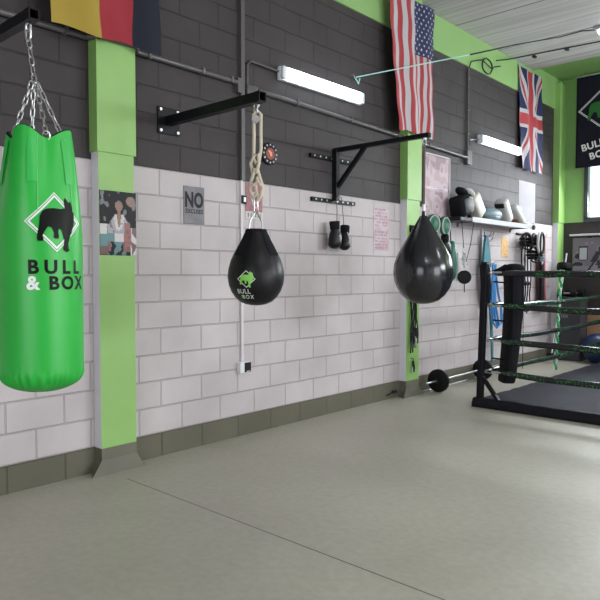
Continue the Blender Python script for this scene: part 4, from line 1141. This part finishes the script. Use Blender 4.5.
# ================================================================= BOXING RING
RX0, RY0, RW = .93, 6.25, 4.05
rg = thing('boxing_ring', (RX0+RW/2, RY0+RW/2, 0), 'low black boxing ring with green printed ropes and a dark canvas', 'boxing ring')
bm = B()
nx = 60
V = []
for j in range(nx+1):
    row = []
    for i in range(nx+1):
        x = RX0-.04+(RW+.08)*i/nx; y = RY0+.03+(RW+.0)*j/nx
        e = min(i, j, nx-i, nx-j)
        z = .058+.006*noise.noise(Vector((x*1.6, y*1.6, 0)))+(.012*noise.noise(Vector((x*6, y*6, 2))) if e < 3 else 0)
        row.append(bm.verts.new((x+.012*noise.noise(Vector((y*2, 0, 1)))*(1 if i == 0 else 0), y, z)))
    V.append(row)
for j in range(nx):
    for i in range(nx): bm.faces.new((V[j][i], V[j][i+1], V[j+1][i+1], V[j+1][i]))
r = bmesh.ops.extrude_face_region(bm, geom=list(bm.faces))
for v in [g_ for g_ in r['geom'] if isinstance(g_, bmesh.types.BMVert)]: v.co.z = .004
obj('canvas', bm, M_canvas, rg, smooth=40)
posts = [(RX0+.01, RY0), (RX0+RW, RY0), (RX0+.01, RY0+RW), (RX0+RW, RY0+RW)]
# wrapped front and side beams (slightly lumpy cover)
def lump(p0, p1, wd, ht, seed):
    bm = B(); p0, p1 = Vector(p0), Vector(p1); d = (p1-p0); n = int(d.length/.08); d.normalize(); s = Vector((-d.y, d.x, 0)); R = []
    for i in range(n+1):
        p = p0.lerp(p1, i/n); a = .010*noise.noise(p*4+Vector((seed, 0, 0))); b = .014*noise.noise(p*5+Vector((0, seed, 0)))
        R.append([bm.verts.new(p+s*u*(1+a*6)+Vector((0, 0, max(.003, z+b*(z > .03))))) for u, z in ((-wd/2, .003), (-wd/2-.01, ht*.5), (-wd/2+.01, ht*.92), (0, ht), (wd/2, ht*.9), (wd/2, .003))])
    for A, C in zip(R, R[1:]):
        for k in range(6): bm.faces.new((A[k], A[(k+1) % 6], C[(k+1) % 6], C[k]))
    bm.faces.new(R[0][::-1]); bm.faces.new(R[-1]); return bm
M_cover = mat('ring_apron', (.010, .010, .014), .5, 0, .3, 8)
bmf = lump((RX0-.04, RY0-.02, 0), (RX0+RW+.05, RY0-.02, 0), .10, .10, 1); obj('base_beam', bmf, M_cover, rg, smooth=60)
bmf = lump((RX0+RW+.01, RY0, 0), (RX0+RW+.01, RY0+RW, 0), .10, .10, 2); obj('base_beam', bmf, M_cover, rg, smooth=60)
bmf = lump((RX0, RY0+RW, 0), (RX0+RW, RY0+RW, 0), .10, .10, 3); obj('base_beam', bmf, M_cover, rg, smooth=60)
for i, (x, y) in enumerate(posts):
    sx = 1 if x < 2 else -1; sy = 1 if y < 8 else -1
    bm = B(); box(bm, (x-.031, y-.031, .0), (x+.031, y+.031, 1.50), .006)
    for v in bm.verts: v.co.x += sx*.045*v.co.z/1.5
    obj('post', bm, M_blackpaint, rg)
    pp = rg.children[-1] if False else [c for c in rg.children if c.name.startswith('post')][-1]
    bm = B(); box(bm, (x+sx*.045-.034, y-.034, 1.50), (x+sx*.045+.034, y+.034, 1.515), .004); obj('post_cap', bm, M_black_plastic, pp)
    bm = B(); box(bm, (x-.06, y-.07, 0), (x+.06, y+.05, .05), .006); obj('foot_plate', bm, M_blackpaint, rg)
    bm = B()
    v0 = Vector((x+sx*.04, y, .30)); v1 = Vector((x+sx*.24, y-.0, .04)); dd = v1-v0
    cbox(bm, (v0+v1)/2, (dd.length+.03, .045, .035), .004, Matrix.Rotation(-math.atan2(dd.z, dd.x), 3, 'Y')); obj('brace', bm, M_blackpaint, rg)
ZR = (1.405, 1.062, .70, .37)
off = .22
def rope(p0, p1, sag, nm='rope'):
    p0, p1 = Vector(p0), Vector(p1); pts = []; n = 40
    for i in range(n+1):
        f = i/n; p = p0.lerp(p1, f); p.z -= sag*4*f*(1-f); p.z += .004*math.sin(19*f+p0.z*7); pts.append(p)
    rr = [.006 if False else (.031 if 0 < i < n else .018) for i in range(n+1)]
    bm = B(); tube(bm, pts, rr, 10); o = obj(nm, bm, M_sleeve, rg, smooth=True)
    for e, f in ((p0, (p0-p1).normalized()), (p1, (p1-p0).normalized())):
        bm = B(); tube(bm, [e, e+f*.05, e+f*.11], [.008, .012, .006], 8); link(bm, e+f*.09, e+f*.20, .03, .005, 0); obj('turnbuckle', bm, M_steel, o, smooth=True)
a = posts[0]; b = posts[1]; c_ = posts[2]; d_ = posts[3]
for z in ZR:
    rope((a[0]+off, a[1]+.03, z), (b[0]-off, b[1]+.03, z), .03)
    rope((a[0]+.03, a[1]+off, z), (c_[0]+.03, c_[1]-off, z), .03)
    rope((c_[0]+off, c_[1]-.03, z), (d_[0]-off, d_[1]-.03, z), .03)
    rope((b[0]-.03, b[1]+off, z), (d_[0]-.03, d_[1]-off, z), .03)
# vertical spacers: green and white twisted ties
M_tieg = mat('green_tie', (.03, .30, .10), .5); M_tiew = mat('white_tie', (.62, .75, .68), .5)
for (x, y) in ((RX0+.04, 8.40), (RX0+RW-.02, 8.4)):
    for m_, ph in ((M_tieg, 0), (M_tiew, PI)):
        bm = B(); pts = [(x+.015*math.cos(9*PI*f*1.6+ph), y-.16*f+.015*math.sin(9*PI*f*1.6+ph), 1.44-(1.44-.17)*f) for f in [i/70 for i in range(71)]]
        tube(bm, pts, .014 if ph == 0 else .008, 6); obj('rope_tie', bm, m_, rg, smooth=True)
# corner pads
def corner_pad(x, y, ang, label, capm=None):
    t = thing('corner_pad', (x, y, .25), label, 'corner pad')
    R = Matrix.Rotation(ang, 3, 'Z'); C_ = Vector((x, y, 0))
    bm = B(); rings = []
    for z, wv, dx in ((.26, .12, -.07), (.28, .15, -.065), (.40, .152, -.05), (.75, .155, -.02), (1.1, .155, 0), (1.35, .15, -.004), (1.46, .145, -.02)):
        ring = []
        for k in range(20):
            a = 2*PI*k/20; ux = (.058+.026*z/1.46)*abs(math.cos(a))**.6*(1 if math.cos(a) > 0 else -1); uy = wv*abs(math.sin(a))**.5*(1 if math.sin(a) > 0 else -1)
            ring.append(bm.verts.new(C_+R @ Vector((ux+dx, uy, 0))+Vector((0, 0, z))))
        rings.append(ring)
    for A, C in zip(rings, rings[1:]):
        for k in range(20): bm.faces.new((A[k], A[(k+1) % 20], C[(k+1) % 20], C[k]))
    bm.faces.new(rings[0][::-1]); bm.faces.new(rings[-1])
    obj('pad_body', bm, M_blackfab, t, smooth=50)
    bm = B(); ellipsoid(bm, C_+Vector((0, 0, 1.45)), (.105, .15, .048), R, power=.75); tube(bm, [C_+Vector((-.07, -.04, 1.45)), C_+Vector((-.12, -.09, 1.435)), C_+Vector((-.16, -.15, 1.42))], [.045, .022, .010], 8); obj('top_roll', bm, capm or M_blackfab, t, smooth=True)
    bm = B()
    for uy in (-.05, .05): tube(bm, [C_+R @ Vector((uy*1.0, -.152, 0))+Vector((0, 0, z)) for z in (.42, .75, 1.1, 1.38)], .004, 6)
    obj('seams', bm, M_rubber, t, smooth=True)
    for z in (1.30, .9, .5):
        bm = B(); e = C_+R @ Vector((-.10, -.04, 0)); tube(bm, [e+Vector((0, 0, z)), e+R @ Vector((-.12, .03, 0))+Vector((0, 0, z+.01))], .008, 6); obj('tie_strap', bm, M_blackfab, t)
    return t
corner_pad(1.195, 6.48, PI/4-.06, 'tall black corner pad tied inside the near ring post')
corner_pad(1.16, 10.02, -PI/4, 'black corner pad with a teal top tied at the far left ring post', M_teal)
